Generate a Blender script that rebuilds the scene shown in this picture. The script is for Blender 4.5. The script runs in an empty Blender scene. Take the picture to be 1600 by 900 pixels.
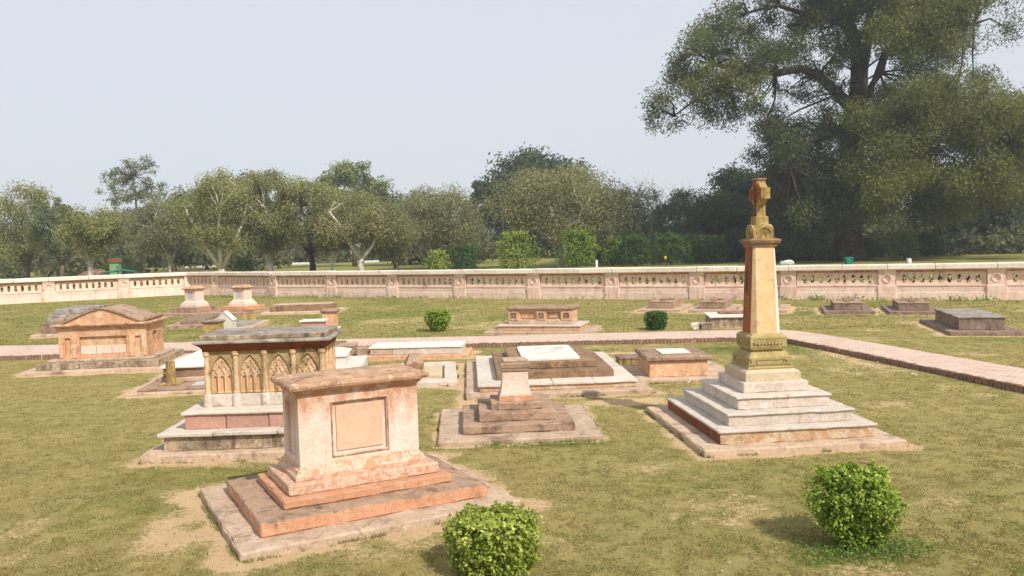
import bpy, bmesh, math, random
import numpy as np
from mathutils import Vector, noise as mnoise

SC = bpy.context.scene
COL = SC.collection
R = math.radians

# ---------------------------------------------------------------- camera, sky, sun, exposure
cam_d = bpy.data.cameras.new('camera')
cam = bpy.data.objects.new('camera', cam_d)
COL.objects.link(cam)
cam_d.sensor_width = 36.0
cam_d.lens = 1323.6 / 1600 * 36
cam_d.clip_start = 0.1
cam_d.clip_end = 4000
PIT, ROL = R(3.165), R(-1.635)
_fw = Vector((0, math.cos(PIT), -math.sin(PIT)))
_rt = Vector((1, 0, 0))
_up = _rt.cross(_fw)
_r = _rt * math.cos(ROL) + _up * math.sin(ROL)
_u = _up * math.cos(ROL) - _rt * math.sin(ROL)
from mathutils import Matrix
cam.matrix_world = Matrix(((_r.x, _u.x, -_fw.x, 0), (_r.y, _u.y, -_fw.y, 0), (_r.z, _u.z, -_fw.z, 3.0), (0, 0, 0, 1)))
SC.camera = cam

SUN_TO = Vector((0.63, -0.775, 0)).normalized()      # horizontal direction towards the sun
SUN_EL = R(44)
world = bpy.data.worlds.new('World')
SC.world = world
world.use_nodes = True
wn = world.node_tree
bg = wn.nodes['Background']
sky = wn.nodes.new('ShaderNodeTexSky')
sky.sky_type = 'NISHITA'
sky.sun_disc = False
sky.sun_elevation = SUN_EL
sky.sun_rotation = math.atan2(SUN_TO.x, SUN_TO.y)
sky.air_density = 1.0
sky.dust_density = 1.0
sky.ozone_density = 1.5
# pale veil of high haze over the clear sky
veil = wn.nodes.new('ShaderNodeMix')
veil.data_type = 'RGBA'
veil.inputs[0].default_value = 0.88
veil.inputs[7].default_value = (6.1, 6.4, 6.8, 1)
wn.links.new(sky.outputs[0], veil.inputs[6])
wn.links.new(veil.outputs[2], bg.inputs[0])
bg.inputs[1].default_value = 0.104
sun_d = bpy.data.lights.new('sun', 'SUN')
sun_d.energy = 4.0
sun_d.angle = R(0.8)
sun_d.color = (1.0, 0.935, 0.84)
sun = bpy.data.objects.new('sun', sun_d)
COL.objects.link(sun)
_sv = Vector((SUN_TO.x * math.cos(SUN_EL), SUN_TO.y * math.cos(SUN_EL), math.sin(SUN_EL)))
sun.rotation_euler = _sv.to_track_quat('Z', 'Y').to_euler()
SC.view_settings.view_transform = 'Standard'
SC.view_settings.look = 'None'
SC.view_settings.exposure = 0.30
SC.view_settings.gamma = 1.0

# ---------------------------------------------------------------- helpers
def lin(c):
    return tuple(((v / 255) / 12.92 if v / 255 <= 0.04045 else ((v / 255 + 0.055) / 1.055) ** 2.4) for v in c) + (1.0,)

class NT:
    def __init__(s, name):
        s.m = bpy.data.materials.new(name)
        s.m.use_nodes = True
        s.t = s.m.node_tree
        s.b = s.t.nodes['Principled BSDF']
        s.out = s.t.nodes['Material Output']
        s.pos = None
    def n(s, kind, **kw):
        nd = s.t.nodes.new(kind)
        for k, v in kw.items():
            setattr(nd, k, v)
        return nd
    def l(s, a, b):
        s.t.links.new(a, b)
    def P(s):
        if s.pos is None:
            s.pos = s.n('ShaderNodeNewGeometry')
        return s.pos.outputs['Position']
    def mapped(s, scale):
        mp = s.n('ShaderNodeMapping')
        mp.inputs['Scale'].default_value = scale
        s.l(s.P(), mp.inputs['Vector'])
        return mp.outputs[0]
    def noise(s, sc, detail=5, rough=0.6, vec=None, dist=0.0):
        nd = s.n('ShaderNodeTexNoise')
        nd.inputs['Scale'].default_value = sc
        nd.inputs['Detail'].default_value = detail
        nd.inputs['Roughness'].default_value = rough
        nd.inputs['Distortion'].default_value = dist
        s.l(vec if vec is not None else s.P(), nd.inputs['Vector'])
        return nd.outputs['Fac']
    def ramp(s, fac, lo, hi, a=0.0, b=1.0):
        nd = s.n('ShaderNodeMapRange')
        nd.clamp = True
        nd.inputs[1].default_value = lo
        nd.inputs[2].default_value = hi
        nd.inputs[3].default_value = a
        nd.inputs[4].default_value = b
        s.l(fac, nd.inputs[0])
        return nd.outputs[0]
    def mix(s, fac, a, b, mode='MIX'):
        nd = s.n('ShaderNodeMix', data_type='RGBA', blend_type=mode)
        for sock, v in ((nd.inputs[0], fac), (nd.inputs[6], a), (nd.inputs[7], b)):
            if isinstance(v, (int, float)):
                sock.default_value = v
            elif isinstance(v, tuple):
                sock.default_value = v
            else:
                s.l(v, sock)
        return nd.outputs[2]
    def math(s, op, a, b=0.0):
        nd = s.n('ShaderNodeMath', operation=op)
        for sock, v in ((nd.inputs[0], a), (nd.inputs[1], b)):
            if isinstance(v, (int, float)):
                sock.default_value = v
            else:
                s.l(v, sock)
        return nd.outputs[0]
    def bump(s, h, strength=0.4, dist=0.02):
        nd = s.n('ShaderNodeBump')
        nd.inputs['Strength'].default_value = strength
        nd.inputs['Distance'].default_value = dist
        s.l(h, nd.inputs['Height'])
        s.l(nd.outputs[0], s.b.inputs['Normal'])
    def finish(s, col, rough=0.85, spec=0.25):
        if isinstance(col, tuple):
            s.b.inputs['Base Color'].default_value = col
        else:
            s.l(col, s.b.inputs['Base Color'])
        s.b.inputs['Roughness'].default_value = rough
        s.b.inputs['Specular IOR Level'].default_value = spec
        return s.m

def soft(c, k=0.97):
    """pull a colour a little towards grey, as dusty stone is"""
    g = sum(c) / 3
    return tuple(max(0, min(255, g + (v - g) * k)) for v in c)

def stone(name, base, alt, stain, stain_amt=0.5, streak=0.0, streak_col=None, patch=None, patch_amt=0.0, sc=1.0, bump=0.5, speck=0.25, zband=None):
    """weathered stone: two tones, blotchy dirt, vertical water streaks, peeling patches, fine grain"""
    t = NT(name)
    base, alt, stain = soft(base), soft(alt), soft(stain, 0.9)
    c = t.mix(t.ramp(t.noise(1.7 * sc, 7, 0.7), 0.38, 0.62), lin(base), lin(alt))
    c = t.mix(t.ramp(t.noise(7.5 * sc, 6, 0.7), 0.42, 0.66, 0, 0.55), c, lin(tuple(v * 0.86 for v in base)))
    if patch is not None and patch_amt > 0:
        c = t.mix(t.ramp(t.noise(3.1 * sc, 9, 0.75, dist=0.5), 0.60 - 0.22 * patch_amt, 0.64 - 0.20 * patch_amt, 0, 0.9), c, lin(soft(patch)))
    if streak > 0:
        v = t.mapped((9.0, 9.0, 0.8))
        f = t.ramp(t.noise(1.0, 7, 0.7, vec=v), 0.60 - 0.2 * streak, 0.72 - 0.16 * streak)
        f = t.math('MULTIPLY', f, t.ramp(t.noise(1.3, 4), 0.40, 0.60))
        if zband:
            sep = t.n('ShaderNodeSeparateXYZ')
            t.l(t.P(), sep.inputs[0])
            zz = t.math('ADD', sep.outputs[2], t.math('MULTIPLY', t.math('SUBTRACT', t.noise(1.0, 5, vec=t.mapped((6, 6, 1.2))), 0.5), 1.1))
            f = t.math('MAXIMUM', t.math('MULTIPLY', f, 0.5), t.math('MULTIPLY', t.ramp(zz, zband[0], zband[1], 0, 0.85), t.ramp(t.noise(6, 6, 0.7), 0.3, 0.55)))
        c = t.mix(f, c, lin(soft(streak_col or stain)))
    f = t.ramp(t.noise(2.1 * sc, 10, 0.78, dist=0.4), 0.64 - 0.24 * stain_amt, 0.74 - 0.16 * stain_amt, 0, 0.85)
    c = t.mix(f, c, lin(stain))
    f = t.ramp(t.noise(11 * sc, 8, 0.78), 0.66 - 0.14 * stain_amt, 0.74 - 0.10 * stain_amt, 0, 0.8)
    c = t.mix(f, c, lin(tuple(v * 0.8 for v in stain)))
    fine = t.noise(38, 6, 0.75)
    c = t.mix(t.ramp(fine, 0.40, 0.68, 0, speck * 1.5), c, lin(tuple(int(v * 0.55) for v in base)))
    c = t.mix(t.ramp(t.noise(75, 3, 0.6), 0.58, 0.68, 0, speck * 1.4), c, lin(tuple(min(255, int(v * 1.12)) for v in base)))
    # every block a slightly different tone
    oi = t.n('ShaderNodeObjectInfo')
    hs = t.n('ShaderNodeHueSaturation')
    hs.inputs['Saturation'].default_value = 1.03
    t.l(t.ramp(oi.outputs['Random'], 0, 1, 0.88, 1.04), hs.inputs['Value'])
    t.l(c, hs.inputs['Color'])
    c = hs.outputs[0]
    h = t.math('ADD', t.math('MULTIPLY', t.noise(9 * sc, 8, 0.7), 1.0), t.math('MULTIPLY', fine, 0.6))
    t.bump(h, min(1, bump * 1.3), 0.025)
    return t.finish(c, 0.88, 0.2)

M = {}
M['tomb_pink'] = stone('pale_plastered_sandstone', (238, 216, 200), (232, 204, 184), (168, 122, 92), 0.06, 0.35, (192, 128, 88), None, 0, 1.2, 0.4, 0.25, (1.02, 1.34))
M['tomb_top'] = stone('stained_sandstone_top', (212, 172, 142), (192, 150, 120), (112, 80, 60), 0.62, 0, None, (226, 196, 166), 0.3, 2.0)
M['panel_plain'] = stone('smooth_buff_plaster', (216, 184, 158), (212, 178, 150), (206, 160, 126), 0.1, 0, None, None, 0, 1, 0.15, 0.06)
M['orange_step'] = stone('orange_sandstone', (222, 168, 134), (212, 154, 118), (138, 96, 74), 0.42, 0.2, (180, 130, 100), (226, 186, 160), 0.2, 1.4)
M['slab'] = stone('pinkish_brown_slab', (212, 186, 160), (198, 170, 144), (128, 100, 82), 0.55, 0, None, (222, 196, 178), 0.2, 1.2)
M['slab_dark'] = stone('brown_sandstone', (188, 158, 134), (170, 140, 116), (92, 70, 58), 0.6, 0.2, (110, 84, 66), (192, 160, 134), 0.2, 1.4)
M['brown'] = stone('dark_brown_stone', (164, 134, 106), (146, 116, 92), (78, 60, 46), 0.6, 0.3, (104, 76, 52), (182, 150, 104), 0.15, 1.4)
M['grey_box'] = stone('grey_brown_stone', (164, 140, 122), (140, 118, 104), (76, 64, 58), 0.65, 0.4, (100, 84, 74), (188, 164, 146), 0.15, 1.8)
M['mustard'] = stone('lichened_yellow_stone', (196, 170, 112), (176, 146, 90), (104, 80, 48), 0.6, 0.5, (112, 82, 44), (214, 196, 150), 0.2, 1.6)
M['marble'] = stone('white_marble', (230, 222, 210), (220, 212, 200), (176, 170, 164), 0.12, 0, None, None, 0, 1.2, 0.15, 0.1)
M['marble_grey'] = stone('grey_white_marble', (218, 206, 192), (208, 194, 180), (156, 146, 138), 0.4, 0.2, (170, 156, 142), (226, 212, 200), 0.2, 1.4, 0.3, 0.18)
M['white'] = stone('whitewash_and_sunlit_edge', (228, 220, 210), (220, 210, 198), (186, 172, 156), 0.15, 0.15, (196, 180, 160), None, 0, 1.4, 0.25, 0.1)  # whitewash; also the painted sunlit edge of the obelisk shaft
M['whitestone'] = stone('pale_rough_stone', (232, 218, 204), (222, 202, 186), (150, 122, 100), 0.45, 0, None, (236, 226, 216), 0.3, 2.5, 0.7)
M['gothic'] = stone('buff_carved_stone', (236, 202, 164), (224, 184, 144), (110, 88, 58), 0.4, 0.4, (120, 104, 66), (232, 206, 168), 0.2, 2.2)
M['gothic_dark'] = stone('mossy_carved_stone', (200, 174, 130), (178, 150, 106), (92, 80, 54), 0.42, 0.5, (96, 86, 56), None, 0, 2.2)
M['gothic_back'] = stone('orange_recess_stone', (236, 190, 146), (228, 172, 126), (170, 120, 82), 0.2, 0.2, (186, 112, 64), None, 0, 2.0)
M['grey_top'] = stone('grey_weathered_slab', (184, 172, 160), (164, 152, 142), (80, 68, 60), 0.7, 0, None, (196, 188, 182), 0.2, 1.5)
M['red_cornice'] = stone('red_brown_cornice', (140, 84, 52), (116, 66, 40), (70, 42, 28), 0.4, 0.3, (84, 50, 34), None, 0, 2.5)
M['pink_block'] = stone('pink_sandstone_block', (204, 160, 142), (192, 146, 130), (160, 120, 106), 0.2, 0, None, None, 0, 1.4, 0.3)
M['blotch'] = stone('black_blotched_stone', (206, 180, 150), (190, 164, 136), (92, 80, 68), 0.85, 0.6, (104, 92, 78), (226, 206, 178), 0.3, 1.6)
M['ochre'] = stone('yellow_ochre_sandstone', (226, 198, 154), (218, 182, 136), (170, 124, 76), 0.25, 0.3, (196, 140, 84), None, 0, 1.2, 0.3, 0.15)
M['ochre_green'] = stone('greenish_ochre_sandstone', (190, 170, 120), (174, 152, 102), (118, 98, 58), 0.25, 0.3, (140, 112, 64), (206, 186, 130), 0.2, 1.8)
M['ochre_pale'] = stone('pale_ochre_step', (214, 196, 168), (206, 184, 152), (168, 146, 106), 0.18, 0.2, (180, 156, 112), None, 0, 1.4, 0.3)
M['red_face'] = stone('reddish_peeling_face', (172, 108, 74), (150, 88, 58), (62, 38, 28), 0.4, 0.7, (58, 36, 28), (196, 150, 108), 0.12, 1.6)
M['rust'] = stone('rust_red_riser', (146, 90, 64), (128, 76, 54), (84, 48, 34), 0.3, 0.4, (196, 150, 110), None, 0, 1.6)
M['step_grey'] = stone('speckled_pale_step', (218, 202, 188), (206, 188, 174), (168, 142, 124), 0.36, 0.15, (186, 158, 136), (228, 214, 204), 0.2, 1.8, 0.35, 0.3)
M['peach'] = stone('peach_sandstone', (232, 190, 154), (224, 172, 132), (148, 100, 70), 0.45, 0.5, (196, 132, 92), (238, 208, 180), 0.25, 1.5)
M['plaque'] = stone('grey_plaque', (196, 194, 198), (186, 184, 190), (150, 144, 144), 0.15, 0, None, None, 0, 2, 0.1, 0.08)
M['wall'] = stone('pink_rendered_wall', (250, 220, 202), (244, 208, 188), (168, 120, 92), 0.34, 0.6, (190, 146, 120), (240, 214, 192), 0.3, 0.8, 0.35)
M['wall_plinth'] = stone('pink_wall_plinth', (250, 222, 206), (244, 212, 194), (206, 154, 126), 0.5, 0.3, (200, 150, 120), (242, 220, 200), 0.3, 0.8, 0.35)
M['coping'] = stone('pale_wall_coping', (248, 236, 222), (244, 228, 210), (160, 130, 106), 0.3, 0.15, (180, 150, 124), None, 0, 0.9, 0.3)
M['mould'] = stone('stained_wall_moulding', (214, 168, 138), (200, 150, 120), (100, 74, 58), 0.7, 0.3, (110, 84, 66), None, 0, 1.4, 0.4)
M['kerb'] = stone('worn_brick_edging', (160, 130, 110), (136, 108, 92), (92, 72, 62), 0.4, 0, None, (202, 160, 132), 0.2, 3.0)
M['bark_white'] = stone('pale_peeling_bark', (236, 226, 210), (218, 204, 186), (130, 112, 94), 0.3, 0.3, None, None, 0, 2.0)
M['bark_grey'] = stone('grey_brown_bark', (128, 112, 94), (104, 90, 76), (64, 54, 46), 0.4, 0.4, None, None, 0, 2.0)
M['bark_dark'] = stone('dark_brown_bark', (86, 72, 58), (68, 56, 46), (38, 32, 28), 0.45, 0.4, None, None, 0, 1.5)
M['bark_big'] = stone('fluted_brown_bark', (120, 98, 80), (96, 78, 64), (50, 40, 34), 0.4, 0.8, (48, 38, 32), None, 0, 1.0)
M['flaked'] = stone('flaking_orange_plinth', (226, 180, 148), (216, 160, 124), (160, 116, 90), 0.2, 0, None, (236, 206, 184), 0.6, 5.0, 0.7)
M['stained_riser'] = stone('brown_stained_riser', (226, 206, 180), (210, 184, 152), (128, 88, 58), 0.4, 0.3, (150, 104, 66), (196, 154, 114), 0.6, 1.8)
M['soil'] = stone('reddish_leaf_litter', (150, 112, 84), (128, 96, 72), (92, 72, 54), 0.4, 0, None, (190, 162, 124), 0.25, 1.2)
M['earth'] = stone('pale_heaped_earth', (196, 166, 126), (172, 142, 104), (120, 98, 70), 0.4, 0, None, (160, 146, 90), 0.3, 1.2)

def paint(name, col, rough=0.6, alt=None):
    t = NT(name)
    c = t.mix(t.ramp(t.noise(6, 5), 0.35, 0.7), lin(col), lin(alt or tuple(int(v * 0.85) for v in col)))
    return t.finish(c, rough, 0.3)
M['shed_green'] = paint('faded_green_paint', (110, 150, 104), 0.7, (128, 160, 96))
M['shed_roof'] = paint('brown_roof_sheet', (128, 86, 66), 0.8)
M['teal'] = paint('teal_painted_pipe', (60, 120, 118), 0.5)
M['bin_teal'] = paint('teal_plastic', (30, 130, 112), 0.4)
M['yellow'] = paint('yellow_paint', (228, 200, 50), 0.5)
M['bird'] = paint('dark_feathers', (40, 38, 40), 0.7)
M['litter'] = paint('white_litter', (232, 230, 226), 0.7)

def leafmat(name, dark, light, yellow, trans=0.35):
    t = NT(name)
    at = t.n('ShaderNodeAttribute', attribute_name='tint')
    f = at.outputs['Fac']
    c = t.mix(t.ramp(f, 0.0, 0.7), lin(dark), lin(light))
    c = t.mix(t.ramp(f, 0.72, 1.0, 0, 0.9), c, lin(yellow))
    t.l(c, t.b.inputs['Base Color'])
    t.b.inputs['Roughness'].default_value = 0.55
    t.b.inputs['Specular IOR Level'].default_value = 0.3
    tr = t.n('ShaderNodeBsdfTranslucent')
    t.l(c, tr.inputs['Color'])
    mx = t.n('ShaderNodeMixShader')
    mx.inputs[0].default_value = trans
    t.l(t.b.outputs[0], mx.inputs[1])
    t.l(tr.outputs[0], mx.inputs[2])
    t.l(mx.outputs[0], t.out.inputs['Surface'])
    return t.m
L = {}
L['olive'] = leafmat('olive_foliage', (114, 116, 66), (164, 164, 104), (186, 180, 124), 0.46)
L['brownish'] = leafmat('brown_olive_foliage', (114, 114, 74), (160, 156, 108), (184, 178, 130), 0.46)
L['pale'] = leafmat('pale_green_foliage', (108, 120, 72), (152, 162, 106), (176, 176, 118), 0.42)
L['grey'] = leafmat('grey_green_foliage', (96, 106, 74), (136, 144, 104), (156, 156, 112), 0.42)
L['dark'] = leafmat('dark_green_foliage', (50, 64, 42), (78, 94, 58), (104, 112, 66))
L['wood'] = leafmat('woodland_foliage', (78, 84, 54), (110, 112, 72), (136, 128, 86), 0.42)
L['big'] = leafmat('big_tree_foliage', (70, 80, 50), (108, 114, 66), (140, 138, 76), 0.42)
L['bigsun'] = leafmat('sunlit_yellow_green_foliage', (88, 98, 50), (130, 134, 70), (156, 152, 84), 0.46)  # big tree leaves with sunlight put into their colour
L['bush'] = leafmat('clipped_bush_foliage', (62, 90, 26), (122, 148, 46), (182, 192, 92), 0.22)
L['bigdark'] = leafmat('shaded_tree_foliage', (62, 70, 46), (96, 102, 64), (126, 126, 76), 0.4)  # big tree leaves with shade put into their colour
L['bushdark'] = leafmat('dark_bush_foliage', (44, 72, 34), (70, 102, 46), (110, 134, 60))
L['bushlime'] = leafmat('lime_bush_foliage', (78, 104, 34), (142, 158, 60), (192, 196, 104), 0.24)
def grassmat():
    m = leafmat('grass_blades', (126, 114, 66), (164, 148, 94), (196, 176, 124), 0.38)
    nt = m.node_tree
    base = [n for n in nt.nodes if n.type == 'MIX'][-1]
    gm = nt.nodes.new('ShaderNodeMix')
    gm.data_type = 'RGBA'
    at = nt.nodes.new('ShaderNodeAttribute')
    at.attribute_name = 'green'
    src = [l.from_socket for l in nt.links if l.to_socket == nt.nodes['Principled BSDF'].inputs['Base Color']][0]
    nt.links.new(at.outputs['Fac'], gm.inputs[0])
    nt.links.new(src, gm.inputs[6])
    gm.inputs[7].default_value = lin((116, 130, 58))
    nt.links.new(gm.outputs[2], nt.nodes['Principled BSDF'].inputs['Base Color'])
    tr = [n for n in nt.nodes if n.type == 'BSDF_TRANSLUCENT'][0]
    nt.links.new(gm.outputs[2], tr.inputs['Color'])
    return m
L['grass'] = grassmat()
L['dead'] = leafmat('fallen_leaves', (112, 80, 48), (168, 128, 84), (206, 176, 130), 0.15)
L['weed'] = leafmat('fresh_green_weeds', (84, 112, 48), (116, 142, 66), (140, 160, 80), 0.3)

def setmat(o, m):
    o.data.materials.append(m)

def thing(name, label, cat, loc=(0, 0, 0), yaw=0.0, group=None):
    o = bpy.data.objects.new(name, None)
    COL.objects.link(o)
    o.location = loc
    o.rotation_euler = (0, 0, yaw)
    o.empty_display_size = 0.3
    tag(o, label, cat, group)
    return o

def tag(o, label=None, cat=None, group=None, kind=None):
    for k, v in (('label', label), ('category', cat), ('group', group), ('kind', kind)):
        if v:
            o[k] = v
    return o

class MB:
    """collects vertices and faces, then links them as one mesh object"""
    def __init__(s):
        s.v, s.f, s.mi = [], [], []
    def add(s, vs, fs, mi=0):
        o = len(s.v)
        s.v += [tuple(p) for p in vs]
        for f in fs:
            s.f.append(tuple(i + o for i in f))
            s.mi.append(mi)
        return s
    def box(s, x0, x1, y0, y1, z0, z1, mi=0):
        vs = [(x0, y0, z0), (x1, y0, z0), (x1, y1, z0), (x0, y1, z0), (x0, y0, z1), (x1, y0, z1), (x1, y1, z1), (x0, y1, z1)]
        return s.add(vs, [(0, 3, 2, 1), (4, 5, 6, 7), (0, 1, 5, 4), (1, 2, 6, 5), (2, 3, 7, 6), (3, 0, 4, 7)], mi)
    def rbox(s, x0, x1, y0, y1, z0, z1, res=0.12, r=0.012, amp=0.006, seed=0, fr=4.0, mi=0):
        """stone block: gridded box with chipped, slightly uneven edges"""
        lo, hi = (x0, y0, z0), (x1, y1, z1)
        cs = []
        for a, b in zip(lo, hi):
            rr = min(r, (b - a) * 0.3)
            n = max(1, int(round((b - a - 2 * rr) / res)))
            cs.append([a] + [a + rr + (b - a - 2 * rr) * i / n for i in range(n + 1)] + [b])
        idx, vs, fs = {}, [], []
        sd = Vector((seed * 7.31, seed * 3.17, seed * 1.93))
        def V(i, j, k):
            key = (i, j, k)
            if key in idx:
                return idx[key]
            p = Vector((cs[0][i], cs[1][j], cs[2][k]))
            q = Vector()
            for a in range(3):
                rr = min(r, (hi[a] - lo[a]) * 0.3)
                q[a] = min(max(p[a], lo[a] + rr), hi[a] - rr)
            d = p - q
            if d.length > 1e-9:
                m = max(abs(d.x), abs(d.y), abs(d.z))
                cnt = sum(1 for a in range(3) if abs(d[a]) > 1e-9)
                if cnt > 1:
                    d = d.normalized() * m
                    chip = max(0.0, mnoise.noise(q * 6 + sd)) * amp * 2.2
                    d = d - d.normalized() * chip
                p = q + d
            if amp:
                p = p + mnoise.noise_vector(p * fr + sd) * amp
            idx[key] = len(vs)
            vs.append(p)
            return idx[key]
        N = [len(c) - 1 for c in cs]
        for a in range(3):
            b, c = (a + 1) % 3, (a + 2) % 3
            for side in (0, N[a]):
                for i in range(N[b]):
                    for j in range(N[c]):
                        q = []
                        for di, dj in ((0, 0), (1, 0), (1, 1), (0, 1)):
                            k = [0, 0, 0]
                            k[a], k[b], k[c] = side, i + di, j + dj
                            q.append(V(*k))
                        fs.append(tuple(q) if side else tuple(q[::-1]))
        return s.add(vs, fs, mi)
    def loft(s, levels, n=6, amp=0.0, seed=0, chamfer=0.0, mi=0, cap=True, cx=0.0, cy=0.0):
        """stack of rectangles (hl, hw, z[, corner cut]) joined into a moulded block"""
        rings, vs, fs = [], [], []
        sd = Vector((seed * 5.1, seed * 2.7, seed))
        for lv in levels:
            hl, hw, z = lv[:3]
            c = lv[3] if len(lv) > 3 else chamfer
            if c > 0:
                P = [(-hl + c, -hw), (hl - c, -hw), (hl, -hw + c), (hl, hw - c), (hl - c, hw), (-hl + c, hw), (-hl, hw - c), (-hl, -hw + c)]
            else:
                P = [(-hl, -hw), (hl, -hw), (hl, hw), (-hl, hw)]
            ring = []
            for i, a in enumerate(P):
                b = P[(i + 1) % len(P)]
                nn = n if (c == 0 or i % 2 == 0) else 1
                for k in range(nn):
                    t = k / nn
                    p = Vector((cx + a[0] + (b[0] - a[0]) * t, cy + a[1] + (b[1] - a[1]) * t, z))
                    if amp:
                        p = p + mnoise.noise_vector(p * 5 + sd) * amp
                    ring.append(len(vs))
                    vs.append(p)
            rings.append(ring)
        for A, B in zip(rings, rings[1:]):
            for i in range(len(A)):
                j = (i + 1) % len(A)
                fs.append((A[i], A[j], B[j], B[i]))
        if cap:
            fs.append(tuple(rings[0][::-1]))
            fs.append(tuple(rings[-1]))
        return s.add(vs, fs, mi)
    def tube(s, pts, rad, sides=6, mi=0, flute=0.0):
        """tapered tube through points"""
        vs, fs = [], []
        n = len(pts)
        for i, p in enumerate(pts):
            p = Vector(p)
            a = Vector(pts[max(0, i - 1)])
            b = Vector(pts[min(n - 1, i + 1)])
            d = (b - a).normalized()
            ref = Vector((0, 0, 1)) if abs(d.z) < 0.8 else Vector((0, 1, 0))
            u = d.cross(ref).normalized()
            w = d.cross(u)
            r = rad[i] if isinstance(rad, (list, tuple)) else rad
            for k in range(sides):
                t = 2 * math.pi * k / sides
                rr = r * (1 + flute * (0.6 * math.sin(5 * t + 1) + 0.4 * math.sin(9 * t)))
                vs.append(p + u * math.cos(t) * rr + w * math.sin(t) * rr)
        for i in range(n - 1):
            for k in range(sides):
                a, b = i * sides + k, i * sides + (k + 1) % sides
                fs.append((a, b, b + sides, a + sides))
        fs.append(tuple(range(sides))[::-1])
        fs.append(tuple(range((n - 1) * sides, n * sides)))
        return s.add(vs, fs, mi)
    def lathe(s, prof, cx=0, cy=0, sides=12, mi=0):
        vs, fs = [], []
        for r, z in prof:
            for k in range(sides):
                t = 2 * math.pi * k / sides
                vs.append((cx + r * math.cos(t), cy + r * math.sin(t), z))
        for i in range(len(prof) - 1):
            for k in range(sides):
                a, b = i * sides + k, i * sides + (k + 1) % sides
                fs.append((a, b, b + sides, a + sides))
        fs.append(tuple(range(sides))[::-1])
        fs.append(tuple(range((len(prof) - 1) * sides, len(prof) * sides)))
        return s.add(vs, fs, mi)
    def prism(s, poly, y0, y1, mi=0):
        """polygon in x,z extruded along y"""
        n = len(poly)
        vs = [(p[0], y0, p[1]) for p in poly] + [(p[0], y1, p[1]) for p in poly]
        fs = [tuple(range(n)), tuple(range(n, 2 * n))[::-1]] + [(i, i + n, (i + 1) % n + n, (i + 1) % n) for i in range(n)]
        return s.add(vs, fs, mi)
    def strip(s, line, w, y0, y1, mi=0):
        """bar of rectangular section following a line in x,z"""
        vs, fs = [], []
        n = len(line)
        for i, p in enumerate(line):
            a, b = line[max(0, i - 1)], line[min(n - 1, i + 1)]
            dx, dz = b[0] - a[0], b[1] - a[1]
            m = math.hypot(dx, dz) or 1
            nx, nz = -dz / m * w / 2, dx / m * w / 2
            vs += [(p[0] + nx, y0, p[1] + nz), (p[0] - nx, y0, p[1] - nz), (p[0] - nx, y1, p[1] - nz), (p[0] + nx, y1, p[1] + nz)]
        for i in range(n - 1):
            for k in range(4):
                a, b = 4 * i + k, 4 * i + (k + 1) % 4
                fs.append((a, b, b + 4, a + 4))
        fs += [(0, 1, 2, 3), tuple(range(4 * n - 4, 4 * n))]
        return s.add(vs, fs, mi)
    def holed(s, x0, x1, z0, z1, hole, yf, yb, back=True, floor=None, mi=0):
        """plate x0..x1, z0..z1 with a hole (points in x,z), reveal from yf to yb; floor = depth of a closed recess"""
        cx = sum(p[0] for p in hole) / len(hole)
        cz = sum(p[1] for p in hole) / len(hole)
        def outer(p):
            dx, dz = p[0] - cx, p[1] - cz
            k = 1e9
            if dx > 1e-9: k = min(k, (x1 - cx) / dx)
            if dx < -1e-9: k = min(k, (x0 - cx) / dx)
            if dz > 1e-9: k = min(k, (z1 - cz) / dz)
            if dz < -1e-9: k = min(k, (z0 - cz) / dz)
            return (cx + dx * k, cz + dz * k)
        pairs = []
        n = len(hole)
        for i in range(n):
            pairs.append((hole[i], outer(hole[i])))
            a, b = hole[i], hole[(i + 1) % n]
            oa, ob = outer(a), outer(b)
            found = []
            for c in ((x0, z0), (x1, z0), (x1, z1), (x0, z1)):
                ca = math.atan2(c[1] - cz, c[0] - cx)
                aa = math.atan2(a[1] - cz, a[0] - cx)
                ba = math.atan2(b[1] - cz, b[0] - cx)
                d1, d2 = (ca - aa) % (2 * math.pi), (ba - aa) % (2 * math.pi)
                if 1e-6 < d1 < d2 - 1e-6 and d2 < math.pi:
                    t = d1 / d2
                    found.append((t, (a[0] + (b[0] - a[0]) * t, a[1] + (b[1] - a[1]) * t), c))
            pairs += [q[1:] for q in sorted(found)]
        m = len(pairs)
        vs = []
        for h, o in pairs:
            vs += [(h[0], yf, h[1]), (o[0], yf, o[1]), (h[0], yb, h[1]), (o[0], yb, o[1])]
        fs = []
        for i in range(m):
            j = (i + 1) % m
            fs.append((4 * i, 4 * i + 1, 4 * j + 1, 4 * j))
            fs.append((4 * i, 4 * j, 4 * j + 2, 4 * i + 2))
            if back:
                fs.append((4 * i + 2, 4 * j + 2, 4 * j + 3, 4 * i + 3))
        s.add(vs, fs, mi)
        if floor is not None:
            s.add([(h[0], floor, h[1]) for h, o in pairs], [tuple(range(m))], mi)
        return s
    def turn(s, ang, start=0):
        c, sn = math.cos(ang), math.sin(ang)
        s.v[start:] = [(x * c - y * sn, x * sn + y * c, z) for x, y, z in s.v[start:]]
        return s
    def move(s, dx, dy, dz=0, start=0):
        s.v[start:] = [(x + dx, y + dy, z + dz) for x, y, z in s.v[start:]]
        return s
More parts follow.
